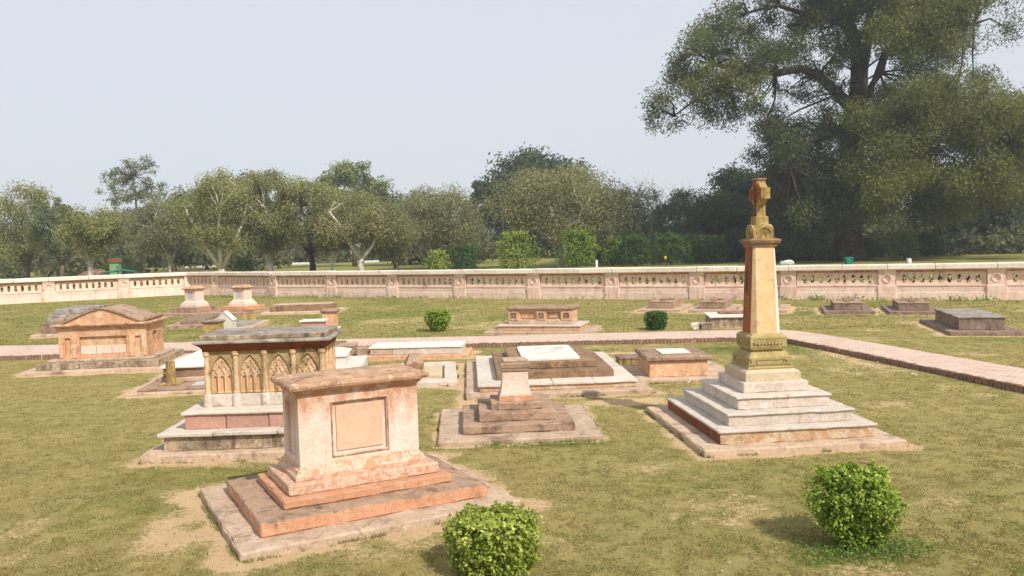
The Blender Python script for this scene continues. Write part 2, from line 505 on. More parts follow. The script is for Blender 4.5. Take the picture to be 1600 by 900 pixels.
    def build(s, name, mat, parent=None, smooth=False, loc=None):
        me = bpy.data.meshes.new(name)
        me.from_pydata(s.v, [], s.f)
        bm = bmesh.new()
        bm.from_mesh(me)
        bmesh.ops.recalc_face_normals(bm, faces=bm.faces)
        bm.to_mesh(me)
        bm.free()
        mats = mat if isinstance(mat, (list, tuple)) else [mat]
        for m in mats:
            me.materials.append(m)
        if len(mats) > 1:
            me.polygons.foreach_set('material_index', s.mi)
        if smooth:
            me.polygons.foreach_set('use_smooth', [True] * len(me.polygons))
        o = bpy.data.objects.new(name, me)
        COL.objects.link(o)
        if parent is not None:
            o.parent = parent
        if loc:
            o.location = loc
        return o

def mesh_np(name, V, F, mat, parent=None, tint=None):
    """V (n,3), F (m,k) -> mesh object"""
    me = bpy.data.meshes.new(name)
    k = F.shape[1]
    me.vertices.add(len(V))
    me.vertices.foreach_set('co', np.ascontiguousarray(V, dtype=np.float32).ravel())
    me.loops.add(F.size)
    me.loops.foreach_set('vertex_index', np.ascontiguousarray(F, dtype=np.int32).ravel())
    me.polygons.add(len(F))
    me.polygons.foreach_set('loop_start', np.arange(0, F.size, k, dtype=np.int32))
    me.polygons.foreach_set('loop_total', np.full(len(F), k, dtype=np.int32))
    me.update(calc_edges=True)
    me.materials.append(mat)
    if tint is not None:
        a = me.attributes.new('tint', 'FLOAT', 'FACE')
        a.data.foreach_set('value', np.ascontiguousarray(tint, dtype=np.float32))
    o = bpy.data.objects.new(name, me)
    COL.objects.link(o)
    if parent is not None:
        o.parent = parent
    return o

def leaves(C, size, rng, aspect=1.8, normals=None, spread=1.0, fold=False):
    """one leaf (a quad, or two quads folded along the rib) at every centre"""
    n = len(C)
    nrm = rng.normal(size=(n, 3)) * spread
    if normals is not None:
        nrm = nrm + normals
    nrm /= np.linalg.norm(nrm, axis=1)[:, None] + 1e-9
    t = rng.normal(size=(n, 3))
    t -= (t * nrm).sum(1)[:, None] * nrm
    t /= np.linalg.norm(t, axis=1)[:, None] + 1e-9
    b = np.cross(nrm, t)
    sz = size * rng.uniform(0.6, 1.3, n)[:, None]
    a, w = t * sz * 0.5, b * sz * 0.5 / aspect
    if not fold:
        V = np.stack([C - a, C + w, C + a, C - w], 1).reshape(-1, 3)
        F = np.arange(4 * n).reshape(n, 4)
        return V, F
    dn = nrm * sz * 0.12
    V = np.stack([C - a, C + a, C + w - a * 0.1 + dn, C - w - a * 0.1 + dn, ], 1).reshape(-1, 3)
    i = np.arange(n)[:, None] * 4
    F = np.concatenate([i + np.array([0, 2, 1]), i + np.array([0, 1, 3])], 1).reshape(-1, 3)
    return V, F
# ---------------------------------------------------------------- footprints of the tombs: cx, cy, yaw, half length, half width, width of bare earth
FOOT = {
    'near': (-1.93, 9.82, 0.494, 1.54, 1.29, 0.45), 'gothic': (-3.76, 13.1, 0.03, 1.60, 1.24, 0.32),
    'obelisk': (3.83, 13.04, 0.095, 1.44, 1.58, 0.2), 'pedestal': (0.0, 13.66, 0.055, 1.24, 1.24, 0.16),
    'marble': (0.74, 18.45, 0.05, 1.80, 2.42, 0.22), 'plate': (3.52, 18.45, 0.02, 1.06, 1.22, 0.25),
    'porch': (-10.63, 22.4, 0.1, 1.78, 1.42, 0.3), 'coped': (-6.85, 19.2, 0.12, 1.45, 1.62, 0.35),
    'carved': (1.0, 27.75, -0.28, 1.75, 1.0, 0.1), 'long': (-2.55, 22.55, -0.04, 1.38, 0.62, 0.3),
    'ruin': (-1.98, 19.15, 0.08, 0.66, 1.5, 0.4), 'twin1': (-15.1, 40.2, -0.33, 1.25, 1.5, 0.1),
    'twin2': (-12.75, 40.0, -0.33, 1.3, 1.5, 0.1), 'ledger': (-12.75, 34.2, 0.12, 0.84, 1.75, 0.08),
    'headledger': (-10.55, 32.8, 0.06, 0.78, 1.45, 0.08), 'flat': (-9.68, 39.2, 0.03, 1.75, 1.1, 0.1),
    'box1': (6.34, 34.9, -0.38, 0.88, 1.5, 0.35), 'box2': (8.2, 34.0, -0.38, 0.88, 1.5, 0.35), 'box3': (10.0, 33.3, -0.36, 0.88, 1.5, 0.35),
    'box4': (12.6, 31.9, -0.30, 0.82, 1.4, 0.4), 'box5': (14.62, 31.05, -0.32, 0.86, 1.4, 0.4), 'dark': (13.6, 25.2, -0.24, 0.95, 1.9, 0.35),
    'tabletop': (7.2, 28.05, -0.1, 0.76, 0.85, 0.2), 'whitecoped': (-4.6, 19.95, 0.1, 1.05, 0.95, 0.15),
    'stepped': (-16.3, 32.0, 0.1, 1.2, 1.6, 0.2),
}
# extra worn patches in the lawn: cx, cy, rx, ry, strength
WORN = [(8.2, 20.2, 0.7, 2.4, 0.8), (3.4, 21.9, 1.6, 0.5, 0.7), (2.0, 15.4, 1.1, 0.5, 0.8), (-0.15, 9.35, 0.35, 0.4, 0.8), (11.2, 33.3, 1.6, 1.2, 0.8), (-0.7, 15.6, 0.5, 1.6, 0.9),
        (-1.0, 8.2, 2.0, 0.5, 0.45), (-3.6, 9.2, 0.6, 1.2, 0.8), (-2.6, 12.0, 0.9, 0.5, 0.6), (6.2, 20.4, 1.0, 0.5, 0.7), (3.2, 7.3, 0.9, 0.35, 0.5), (4.7, 12.3, 0.6, 0.6, 0.3)]
GREEN = [(-5.0, 36.5, 2.6, 1.8, 1.0), (-9.8, 29.0, 2.4, 1.2, 0.6), (5.4, 22.0, 1.2, 0.6, 0.8), (2.0, 22.4, 1.2, 0.4, 0.8), (3.05, 7.55, 0.55, 0.28, 1.0), (7.0, 31.5, 4, 1, 0.3), (3.0, 11.6, 0.8, 0.3, 0.6), (0.5, 12.2, 1.0, 0.12, 0.7)]

def vnoise(x, y, seed, f):
    """smooth value noise for arrays"""
    rs = np.random.RandomState(seed)
    g = rs.rand(256, 256)
    X, Y = x * f, y * f
    i, j = np.floor(X).astype(int), np.floor(Y).astype(int)
    u, v = X - i, Y - j
    u, v = u * u * (3 - 2 * u), v * v * (3 - 2 * v)
    i0, i1, j0, j1 = i % 256, (i + 1) % 256, j % 256, (j + 1) % 256
    return (g[i0, j0] * (1 - u) * (1 - v) + g[i1, j0] * u * (1 - v) + g[i0, j1] * (1 - u) * v + g[i1, j1] * u * v)

def fbm(x, y, seed, f, o=4):
    s, a, t = 0, 1.0, 0
    for k in range(o):
        s = s + a * vnoise(x, y, seed + k, f * 2 ** k)
        t += a
        a *= 0.55
    return s / t

PATH_NEAR = [(-40, 25.2), (-20, 24.3), (-9.63, 24.14), (-4.46, 24.2), (2.5, 23.85), (6.3, 23.67), (7.3, 23.35), (7.62, 22.75), (8.79, 17.21), (10.6, 8.0)]
PATH_FAR = [(-40, 28.4), (-20, 27.3), (-11.1, 26.6), (-4.8, 26.0), (2.7, 25.73), (6.8, 25.55), (8.1, 25.3), (8.6, 24.4), (9.83, 19.24), (12.4, 8.0)]

def chaikin(line, it=2):
    for _ in range(it):
        out = [line[0]]
        for (ax, ay), (bx, by) in zip(line, line[1:]):
            out += [(ax * .75 + bx * .25, ay * .75 + by * .25), (ax * .25 + bx * .75, ay * .25 + by * .75)]
        line = out + [line[-1]]
    return line
PATH_NEAR, PATH_FAR = chaikin(PATH_NEAR), chaikin(PATH_FAR)

def inside_rect(x, y, f):
    cx, cy, yaw, hl, hw = f[:5]
    c, s = math.cos(yaw), math.sin(yaw)
    u, v = (x - cx) * c + (y - cy) * s, -(x - cx) * s + (y - cy) * c
    dx, dy = np.maximum(np.abs(u) - hl, 0), np.maximum(np.abs(v) - hw, 0)
    return np.hypot(dx, dy)

def worn_field(x, y):
    n = fbm(x, y, 3, 1.3, 4)
    n2 = fbm(x, y, 9, 5.0, 3)
    n3 = fbm(x, y, 15, 2.6, 4)
    d = np.zeros_like(x)
    for f in FOOT.values():
        e = inside_rect(x, y, f)
        m = f[5] * np.clip(0.1 + 1.5 * n + 2.4 * (n3 - 0.5), 0.05, 3)
        d = np.maximum(d, np.clip(1.15 - e / (m + 0.02), 0, 1))
    for cx, cy, rx, ry, s in WORN:
        q = np.hypot((x - cx) / rx, (y - cy) / ry)
        d = np.maximum(d, np.clip((1.25 - q) * 1.4, 0, 1) * s * np.clip(n * 2.2 - 0.3, 0, 1))
    big = fbm(x, y, 21, 0.55, 4)
    d = np.maximum(d, np.clip((big - 0.60) * 4, 0, 0.45) * np.clip(n2 * 2, 0, 1))
    return np.clip(d * (0.75 + 0.5 * n2), 0, 1)

def green_field(x, y):
    g = np.clip((fbm(x, y, 33, 0.30, 5) - 0.47) * 3.2, 0, 1) * 0.6
    g = g + np.clip((y - 26) / 20, 0, 0.28)
    for cx, cy, rx, ry, s in GREEN:
        q = np.hypot((x - cx) / rx, (y - cy) / ry)
        g = np.maximum(g, np.clip((1.2 - q) * 1.5, 0, 1) * s)
    return np.clip(g, 0, 1)

def ground_height(x, y):
    return (fbm(x, y, 51, 0.8, 3) - 0.5) * 0.03

def dist_poly(x, y, line):
    d = np.full(x.shape, 1e9)
    for (ax, ay), (bx, by) in zip(line, line[1:]):
        vx, vy = bx - ax, by - ay
        t = np.clip(((x - ax) * vx + (y - ay) * vy) / (vx * vx + vy * vy), 0, 1)
        d = np.minimum(d, np.hypot(x - ax - t * vx, y - ay - t * vy))
    return d

def path_inside(x, y):
    poly = PATH_NEAR + PATH_FAR[::-1]
    c = np.zeros(x.shape, bool)
    for (x0, y0), (x1, y1) in zip(poly, poly[1:] + poly[:1]):
        if y0 == y1:
            continue
        c ^= ((y0 > y) != (y1 > y)) & (x < (x1 - x0) * (y - y0) / (y1 - y0) + x0)
    return c

def build_ground():
    def axis(lo, hi, step, far_lo, far_hi):
        a = list(np.arange(lo, hi + 1e-6, step))
        s, p = step, hi
        while p < far_hi:
            s *= 1.35
            p += s
            a.append(min(p, far_hi))
        s, p = step, lo
        while p > far_lo:
            s *= 1.35
            p -= s
            a.insert(0, max(p, far_lo))
        return np.array(a)
    xs = axis(-18, 16, 0.11, -1600, 1600)
    ys = axis(4.5, 36, 0.11, -200, 2200)
    X, Y = np.meshgrid(xs, ys)
    x, y = X.ravel(), Y.ravel()
    near = (x > -60) & (x < 60) & (y > 0) & (y < 90)
    z = np.where(near, ground_height(x, y), 0.0)
    V = np.stack([x, y, z], 1)
    nx, ny = len(xs), len(ys)
    i = np.arange(ny - 1)[:, None] * nx + np.arange(nx - 1)[None, :]
    F = np.stack([i, i + 1, i + nx + 1, i + nx], -1).reshape(-1, 4)
    t = NT('lawn')
    wo = t.n('ShaderNodeAttribute', attribute_name='worn').outputs['Fac']
    gr = t.n('ShaderNodeAttribute', attribute_name='green').outputs['Fac']
    nA, nB, nC = t.noise(2.4, 9, 0.75), t.noise(13, 8, 0.78), t.noise(50, 6, 0.8)
    dry = t.mix(t.ramp(nA, 0.35, 0.68), lin((146, 136, 80)), lin((174, 158, 104)))
    grn = t.mix(t.ramp(nA, 0.35, 0.7), lin((102, 112, 50)), lin((136, 136, 72)))
    c = t.mix(t.math('MULTIPLY', t.ramp(t.math('ADD', gr, t.math('MULTIPLY', t.math('SUBTRACT', nB, 0.5), 1.6)), 0.05, 0.75), 0.9), dry, grn)
    c = t.mix(t.ramp(nB, 0.50, 0.70, 0, 0.5), c, lin((112, 104, 56)))
    c = t.mix(t.ramp(nC, 0.52, 0.72, 0, 0.5), c, lin((190, 170, 112)))
    c = t.mix(t.ramp(nC, 0.48, 0.30, 0, 0.45), c, lin((84, 78, 38)))
    c = t.mix(t.ramp(t.noise(0.9, 9, 0.8), 0.50, 0.62, 0, 0.5), c, lin((184, 164, 108)))
    c = t.mix(t.ramp(t.noise(4.5, 8, 0.8), 0.54, 0.66, 0, 0.4), c, lin((112, 116, 56)))
    soil = t.mix(t.ramp(nA, 0.3, 0.7), lin((212, 184, 144)), lin((194, 162, 122)))
    soil = t.mix(t.ramp(nB, 0.5, 0.72, 0, 0.6), soil, lin((222, 196, 154)))
    soil = t.mix(t.ramp(nC, 0.56, 0.7, 0, 0.5), soil, lin((140, 106, 74)))
    f = t.ramp(t.math('ADD', wo, t.math('MULTIPLY', t.math('SUBTRACT', nB, 0.5), 2.4)), 0.36, 0.62)
    c = t.mix(f, c, soil)
    t.bump(t.math('ADD', nB, t.math('MULTIPLY', nC, 0.8)), 0.9, 0.03)
    m = t.finish(c, 0.95, 0.1)
    o = mesh_np('ground', V, F, m)
    inn = (x > -70) & (x < 70) & (y > 0) & (y < 300)
    w, g = np.zeros(len(x)), np.full(len(x), 0.75)
    w[inn], g[inn] = worn_field(x[inn], y[inn]), green_field(x[inn], y[inn])
    beyond = y > 60
    w[beyond] *= 0.4
    g[beyond] = np.maximum(g[beyond], 0.7)
    for nm, a in (('worn', w), ('green', g)):
        at = o.data.attributes.new(nm, 'FLOAT', 'POINT')
        at.data.foreach_set('value', a.astype(np.float32))
    o.data.polygons.foreach_set('use_smooth', np.ones(len(o.data.polygons), bool))
    tag(o, kind='structure')
    return o

# ---------------------------------------------------------------- the setting: lawn, brick path
build_ground()

def build_path():
    t = NT('herringbone_brick_paving')
    mp = t.n('ShaderNodeMapping')
    mp.inputs['Rotation'].default_value = (0, 0, R(40))
    t.l(t.P(), mp.inputs['Vector'])
    br = t.n('ShaderNodeTexBrick')
    br.inputs['Scale'].default_value = 1.0
    br.inputs['Brick Width'].default_value = 0.24
    br.inputs['Row Height'].default_value = 0.12
    br.inputs['Mortar Size'].default_value = 0.008
    br.inputs['Color1'].default_value = lin((210, 186, 170))
    br.inputs['Color2'].default_value = lin((194, 168, 152))
    br.inputs['Mortar'].default_value = lin((150, 120, 100))
    t.l(mp.outputs[0], br.inputs['Vector'])
    c = t.mix(t.ramp(t.noise(1.2, 6, 0.7), 0.4, 0.75, 0, 0.5), br.outputs['Color'], lin((216, 196, 180)))
    c = t.mix(t.ramp(t.noise(4, 7, 0.7), 0.55, 0.75, 0, 0.5), c, lin((150, 116, 98)))
    t.bump(t.math('SUBTRACT', t.noise(20, 5), br.outputs['Fac']), 0.5, 0.015)
    m = t.finish(c, 0.9, 0.2)
    def fine(line, n=4):
        out = []
        for (a, b), (c2, d) in zip(line, line[1:]):
            for k in range(n):
                out.append((a + (c2 - a) * k / n, b + (d - b) * k / n))
        return out + [line[-1]]
    A, B = fine(PATH_NEAR), fine(PATH_FAR)
    vs, fs = [], []
    W = 6
    for a, b in zip(A, B):
        for k in range(W + 1):
            q = k / W
            x, y = a[0] + (b[0] - a[0]) * q, a[1] + (b[1] - a[1]) * q
            vs.append((x, y, 0.125 + 0.012 * math.sin(math.pi * q) + 0.012 * mnoise.noise((x * 1.1, y * 1.1, 0))))
    for i in range(len(A) - 1):
        for k in range(W):
            a = i * (W + 1) + k
            fs.append((a, a + 1, a + W + 2, a + W + 1))
    # sides down to the ground
    n = len(vs)
    for i in range(len(A)):
        for k in (0, W):
            p = vs[i * (W + 1) + k]
            vs.append((p[0], p[1], -0.05))
    for i in range(len(A) - 1):
        fs.append((i * (W + 1), (i + 1) * (W + 1), n + 2 * (i + 1), n + 2 * i))
        fs.append((i * (W + 1) + W, (i + 1) * (W + 1) + W, n + 2 * (i + 1) + 1, n + 2 * i + 1))
    mb = MB()
    mb.v, mb.f, mb.mi = vs, fs, [0] * len(fs)
    p = mb.build('path', m)
    tag(p, kind='structure')
    # edging of upright bricks on the near side, too small to tell apart one by one
    e = MB()
    rr = random.Random(4)
    for (ax, ay), (bx, by) in zip(PATH_NEAR[3:], PATH_NEAR[4:]):
        Ln = math.hypot(bx - ax, by - ay)
        ux, uy = (bx - ax) / Ln, (by - ay) / Ln
        s = 0.0
        while s < Ln - 0.05:
            w = 0.085 * rr.uniform(0.85, 1.15)
            q = ((ax + ux * s), (ay + uy * s))
            out, top = 0.04 + rr.uniform(-0.008, 0.008), 0.128 + rr.uniform(-0.012, 0.008)
            st = len(e.v)
            e.box(0.006, w, -out, 0.05, -0.05, top)
            e.turn(math.atan2(uy, ux), st).move(q[0], q[1], 0, st)
            s += w + 0.012
    eo = e.build('brick_edging', M['kerb'], p)
    tag(eo, kind='stuff')
build_path()

# ---------------------------------------------------------------- the balustrade wall round the graves
def oval(cx, cz, w, h, n=16):
    pts = []
    for k in range(n):
        t = 2 * math.pi * (k + 0.5) / n
        c, s = math.cos(t), math.sin(t)
        pts.append((cx + 0.5 * w * math.copysign(abs(c) ** 0.7, c), cz + 0.5 * h * math.copysign(abs(s) ** 0.6, s)))
    return pts

def build_wall():
    root = thing('balustrade_wall', 'long pink balustrade wall with oval openings, roundels and a pale coping enclosing the graves', 'wall', (-22.0, 57.6, 0))
    ox, oy = -22.0, 57.6
    right = [(-21.9, 57.5), (-19.4, 55.9), (-14.5, 51.9), (-10.5, 49.85), (-6.6, 47.75), (-2.7, 45.6), (1.2, 43.6), (5.0, 41.75), (8.8, 40.05), (12.55, 38.35), (16.3, 36.75), (20.1, 35.1), (24.0, 33.4), (28.0, 31.7)]
    left = [(-21.9, 57.5), (-25.5, 55.6), (-29.3, 53.55), (-33.1, 51.5), (-37.0, 49.4), (-41, 47.2)]
    rr = random.Random(8)
    sd = 0
    def section(a, b, pier_at_b=True):
        nonlocal sd
        sd += 1
        Ln = math.hypot(b[0] - a[0], b[1] - a[1])
        ang = math.atan2(b[1] - a[1], b[0] - a[0])
        # local frame: x along the wall, -y towards the graves
        def put(mb, name, mat, smooth=False):
            mb.turn(ang).move(a[0] - ox, a[1] - oy)
            return mb.build(name, mat, root, smooth)
        x0, x1 = 0.36, Ln - 0.36
        p = MB()
        p.rbox(x0, x1, -0.22, 0.22, -0.1, 0.34, 0.5, 0.02, 0.008, sd)
        put(p, 'plinth_course', M['wall_plinth'])
        p = MB()
        p.rbox(x0 + 0.003, x1 - 0.003, -0.19, 0.19, 0.34, 0.62, 0.5, 0.015, 0.008, sd + 50)
        p.box(x0 + 0.004, x1 - 0.004, -0.215, 0.215, 0.60, 0.655)
        put(p, 'plinth_panel', M['wall_plinth'])
        n = max(2, int(round((x1 - x0 - 0.25) / 0.365)))
        pw = (x1 - x0 - 0.3) / n
        h = MB()
        h.box(x0, x0 + 0.15, -0.09, 0.04, 0.655, 1.19)
        h.box(x1 - 0.15, x1, -0.09, 0.04, 0.655, 1.19)
        for k in range(n):
            c0 = x0 + 0.15 + k * pw
            h.holed(c0, c0 + pw, 0.655, 1.19, oval(c0 + pw / 2 + rr.uniform(-.008, .008), 0.915, 0.165 + rr.uniform(-.01, .01), 0.37 + rr.uniform(-.01, .01)), -0.09, 0.04)
        put(h, 'pierced_panel', M['wall'])
        mo = MB()
        mo.add([(x, y, z) for x in (x0 - 0.01, (x0 + x1) / 2, x1 + 0.01) for y, z in ((-0.1, 1.19), (-0.12, 1.215), (-0.19, 1.235), (-0.2, 1.27), (-0.235, 1.298), (0.235, 1.298), (0.1, 1.19))],
               [(i * 7 + k, i * 7 + (k + 1) % 7, i * 7 + 7 + (k + 1) % 7, i * 7 + 7 + k) for i in range(2) for k in range(7)])
        put(mo, 'moulding', M['mould'])
        # coping stones, two to a bay
        cuts = [0.0, Ln * (0.5 + rr.uniform(-0.08, 0.08)), Ln]
        for c0, c1 in zip(cuts, cuts[1:]):
            cp = MB()
            cp.rbox(c0 + 0.006, c1 - 0.006, -0.33, 0.33, 1.30, 1.545 + rr.uniform(-0.012, 0.012), 0.4, 0.035, 0.012, sd + int(c0 * 10))
            put(cp, 'coping_stone', M['coping'])
        if pier_at_b:
            pi = MB()
            hx = 0.33
            pi.rbox(Ln - 0.37, Ln + 0.37, -0.26, 0.26, -0.1, 0.62, 0.4, 0.02, 0.008, sd + 90)
            circ = [(Ln + 0.15 * math.cos(2 * math.pi * k / 20), 0.93 + 0.15 * math.sin(2 * math.pi * k / 20)) for k in range(20)]
            st = len(pi.v)
            pi.holed(Ln - hx, Ln + hx, 0.62, 1.19, circ, -0.2, -0.15, back=False, floor=-0.15)
            pi.add([(Ln - hx, -0.2, 0.62), (Ln - hx, -0.2, 1.19), (Ln - hx, 0.2, 1.19), (Ln - hx, 0.2, 0.62), (Ln + hx, -0.2, 0.62), (Ln + hx, -0.2, 1.19), (Ln + hx, 0.2, 1.19), (Ln + hx, 0.2, 0.62)],
                   [(0, 1, 2, 3), (4, 5, 6, 7), (2, 3, 7, 6), (1, 2, 6, 5)])
            pi.box(Ln - hx - 0.02, Ln + hx + 0.02, -0.235, 0.235, 1.19, 1.299)
            po = put(pi, 'pier', M['wall'])
            ro = MB()
            ring = []
            for k in range(20):
                t = 2 * math.pi * k / 20
                for r_, y_ in ((0.15, -0.2), (0.155, -0.222), (0.185, -0.222), (0.19, -0.2)):
                    ring.append((Ln + r_ * math.cos(t), y_, 0.93 + r_ * math.sin(t)))
            ro.add(ring, [(4 * k + q, 4 * k + q + 1, (4 * k + 4) % 80 + q + 1, (4 * k + 4) % 80 + q) for k in range(20) for q in range(3)])
            ro.turn(ang).move(a[0] - ox, a[1] - oy)
            ro.build('roundel', M['wall'], po)
    for a, b in zip(right, right[1:]):
        section(a, b)
    for i, (a, b) in enumerate(zip(left, left[1:])):
        # walk it the other way so that -y still faces the graves
        section(b, a, pier_at_b=True)
build_wall()

def wall_plants():
    """low plants growing close behind the wall, seen through its openings"""
    rng = np.random.default_rng(31)
    pts = []
    for (ax, ay), (bx, by) in zip([(-41, 47.2), (-22.0, 57.6), (-4.0, 46.4), (12.55, 38.35)], [(-22.0, 57.6), (-4.0, 46.4), (12.55, 38.35), (28.0, 31.7)]):
        Ln = math.hypot(bx - ax, by - ay)
        n = int(Ln * 260)
        u = rng.random(n)
        o = rng.uniform(0.25, 0.75, n)
        nx, ny = -(by - ay) / Ln, (bx - ax) / Ln
        hmax = 1.0 + 0.6 * vnoise(u * Ln, u * 0 + ax, 5, 0.7)
        z = rng.random(n) ** 0.8 * np.minimum(hmax, 1.32)
        pts.append(np.stack([ax + (bx - ax) * u + nx * o, ay + (by - ay) * u + ny * o, z], 1))
    P = np.concatenate(pts)
    V, F = leaves(P, 0.14, rng, 1.8)
    tag(mesh_np('plants', V, F, L['dark'], None, rng.random(len(P)) * 0.8), 'dark low plants close behind the balustrade wall', 'plants', None, 'stuff')
wall_plants()
# ---------------------------------------------------------------- tombs
def slab(root, name, mat, hl, hw, z0, z1, res=0.14, r=0.014, amp=0.008, seed=1, cx=0, cy=0):
    mb = MB()
    mb.rbox(cx - hl, cx + hl, cy - hw, cy + hw, z0, z1, res, r, amp, seed)
    return mb.build(name, mat, root)

def at(key, name, label, group=None, cat='tomb', dx=0, dy=0):
    f = FOOT[key]
    return thing(name, label, cat, (f[0] + dx, f[1] + dy, 0), f[2], group)

def rect(x0, x1, z0, z1, n=1):
    pts = [(x0, z0), (x1, z0), (x1, z1), (x0, z1)]
    out = []
    for (a, b), (c, d) in zip(pts, pts[1:] + pts[:1]):
        out += [(a + (c - a) * k / n, b + (d - b) * k / n) for k in range(n)]
    return out

def die(hl, hw, z0, z1, panels=(), inset=0.03):
    """box with a sunk rectangular panel in chosen sides; panels: (side, half width, z0, z1)"""
    mb = MB()
    sides = {'front': (hl, hw, 0), 'right': (hw, hl, math.pi / 2), 'back': (hl, hw, math.pi), 'left': (hw, hl, -math.pi / 2)}
    P = {p[0]: p for p in panels}
    for s, (a, b, ang) in sides.items():
        st = len(mb.v)
        if s in P:
            _, pw, p0, p1 = P[s]
            mb.holed(-a, a, z0, z1, rect(-pw, pw, p0, p1), -b, -b + inset, back=False, floor=-b + inset)
        else:
            mb.add([(-a, -b, z0), (a, -b, z0), (a, -b, z1), (-a, -b, z1)], [(0, 1, 2, 3)])
        mb.turn(ang, st)
    mb.add([(-hl, -hw, z1), (hl, -hw, z1), (hl, hw, z1), (-hl, hw, z1)], [(0, 1, 2, 3)])
    return mb

def panel_frame(pw, p0, p1, y, w=0.045, d=0.02):
    """moulded frame round a sunk panel on the front side"""
    mb = MB()
    vs, fs = [], []
    for (e, yy) in ((w, y), (w, y - d * 0.6), (w * 0.55, y - d), (w * 0.3, y - d * 0.3), (-0.004, y + 0.012)):
        vs += [(-pw - e, yy, p0 - e), (pw + e, yy, p0 - e), (pw + e, yy, p1 + e), (-pw - e, yy, p1 + e)]
    for i in range(4):
        for k in range(4):
            fs.append((4 * i + k, 4 * i + (k + 1) % 4, 4 * i + 4 + (k + 1) % 4, 4 * i + 4 + k))
    mb.add(vs, fs)
    return mb

# --- the big chest tomb in front
def near_tomb():
    t = at('near', 'chest_tomb', 'large pale pink chest tomb with a framed plain panel on orange steps, nearest the viewer')
    slab(t, 'base_slab', M['slab'], 1.54, 1.29, -0.06, 0.09, 0.1, 0.02, 0.016, 1)
    s = MB()
    s.rbox(-1.27, 1.27, -0.97, 0.97, 0.09, 0.232, 0.08, 0.012, 0.009, 2)
    top = [all(s.v[i][2] > 0.21 for i in f) for f in s.f]
    s.mi = [1 if q else 0 for q in top]
    s.build('lower_step', [M['orange_step'], M['slab_dark']], t)
    slab(t, 'middle_step', M['orange_step'], 0.965, 0.665, 0.232, 0.325, 0.08, 0.014, 0.009, 3)
    slab(t, 'upper_step', M['flaked'], 0.87, 0.52, 0.325, 0.445, 0.07, 0.014, 0.009, 4)
    mb = MB()
    mb.loft([(0.765, 0.415, 0.445), (0.77, 0.42, 0.49), (0.755, 0.405, 0.50), (0.745, 0.395, 0.52), (0.735, 0.385, 0.55), (0.715, 0.365, 0.56), (0.705, 0.355, 0.585), (0.70, 0.35, 0.60)], 14, 0.005, 3)
    mb.build('base_moulding', M['flaked'], t)
    b = die(0.70, 0.35, 0.60, 1.375, [('front', 0.315, 0.665, 1.255), ('left', 0.17, 0.66, 1.25), ('right', 0.17, 0.66, 1.25)], 0.035).build('body', M['tomb_pink'], t)
    pl = MB()
    pl.rbox(-0.272, 0.272, -0.3295, -0.318, 0.705, 1.215, 0.3, 0.004, 0, 1)
    pl.build('inscription_panel', M['panel_plain'], t)
    panel_frame(0.315, 0.665, 1.255, -0.35, 0.022, 0.014).build('panel_frame', M['tomb_top'], t)
    for sgn in (-1, 1):
        st = panel_frame(0.17, 0.66, 1.25, -0.70, 0.022, 0.014)
        st.turn(sgn * math.pi / 2)
        st.build('panel_frame', M['tomb_pink'], t)
    c = MB()
    c.loft([(0.70, 0.35, 1.375), (0.715, 0.365, 1.378), (0.715, 0.365, 1.395), (0.735, 0.385, 1.405), (0.735, 0.385, 1.42), (0.765, 0.415, 1.44)], 16, 0.003, 5)
    c.build('cornice', M['tomb_pink'], t)
    c = MB()
    c.loft([(0.772, 0.422, 1.44), (0.805, 0.455, 1.446), (0.815, 0.465, 1.475), (0.805, 0.455, 1.50), (0.775, 0.425, 1.515), (0.55, 0.25, 1.535), (0.2, 0.06, 1.542)], 26, 0.008, 6)
    c.build('top_slab', M['tomb_top'], t)
near_tomb()

# --- gothic tomb with arcaded sides
def pointed(cx, w, z0, zs, n=7):
    """pointed arch outline: springing zs, two arcs"""
    r = w * 1.22
    pts = [(cx - w / 2, z0), (cx + w / 2, z0)]
    c1, c2 = cx + w / 2 - r, cx - w / 2 + r
    amax = math.acos((r - w / 2) / r)
    for k in range(n):
        a = amax * k / (n - 1)
        pts.append((c1 + r * math.cos(a), zs + r * math.sin(a)))
    for k in range(1, n):
        a = amax * (1 - k / (n - 1))
        pts.append((c2 - r * math.cos(a), zs + r * math.sin(a)))
    return pts, zs + r * math.sin(amax)

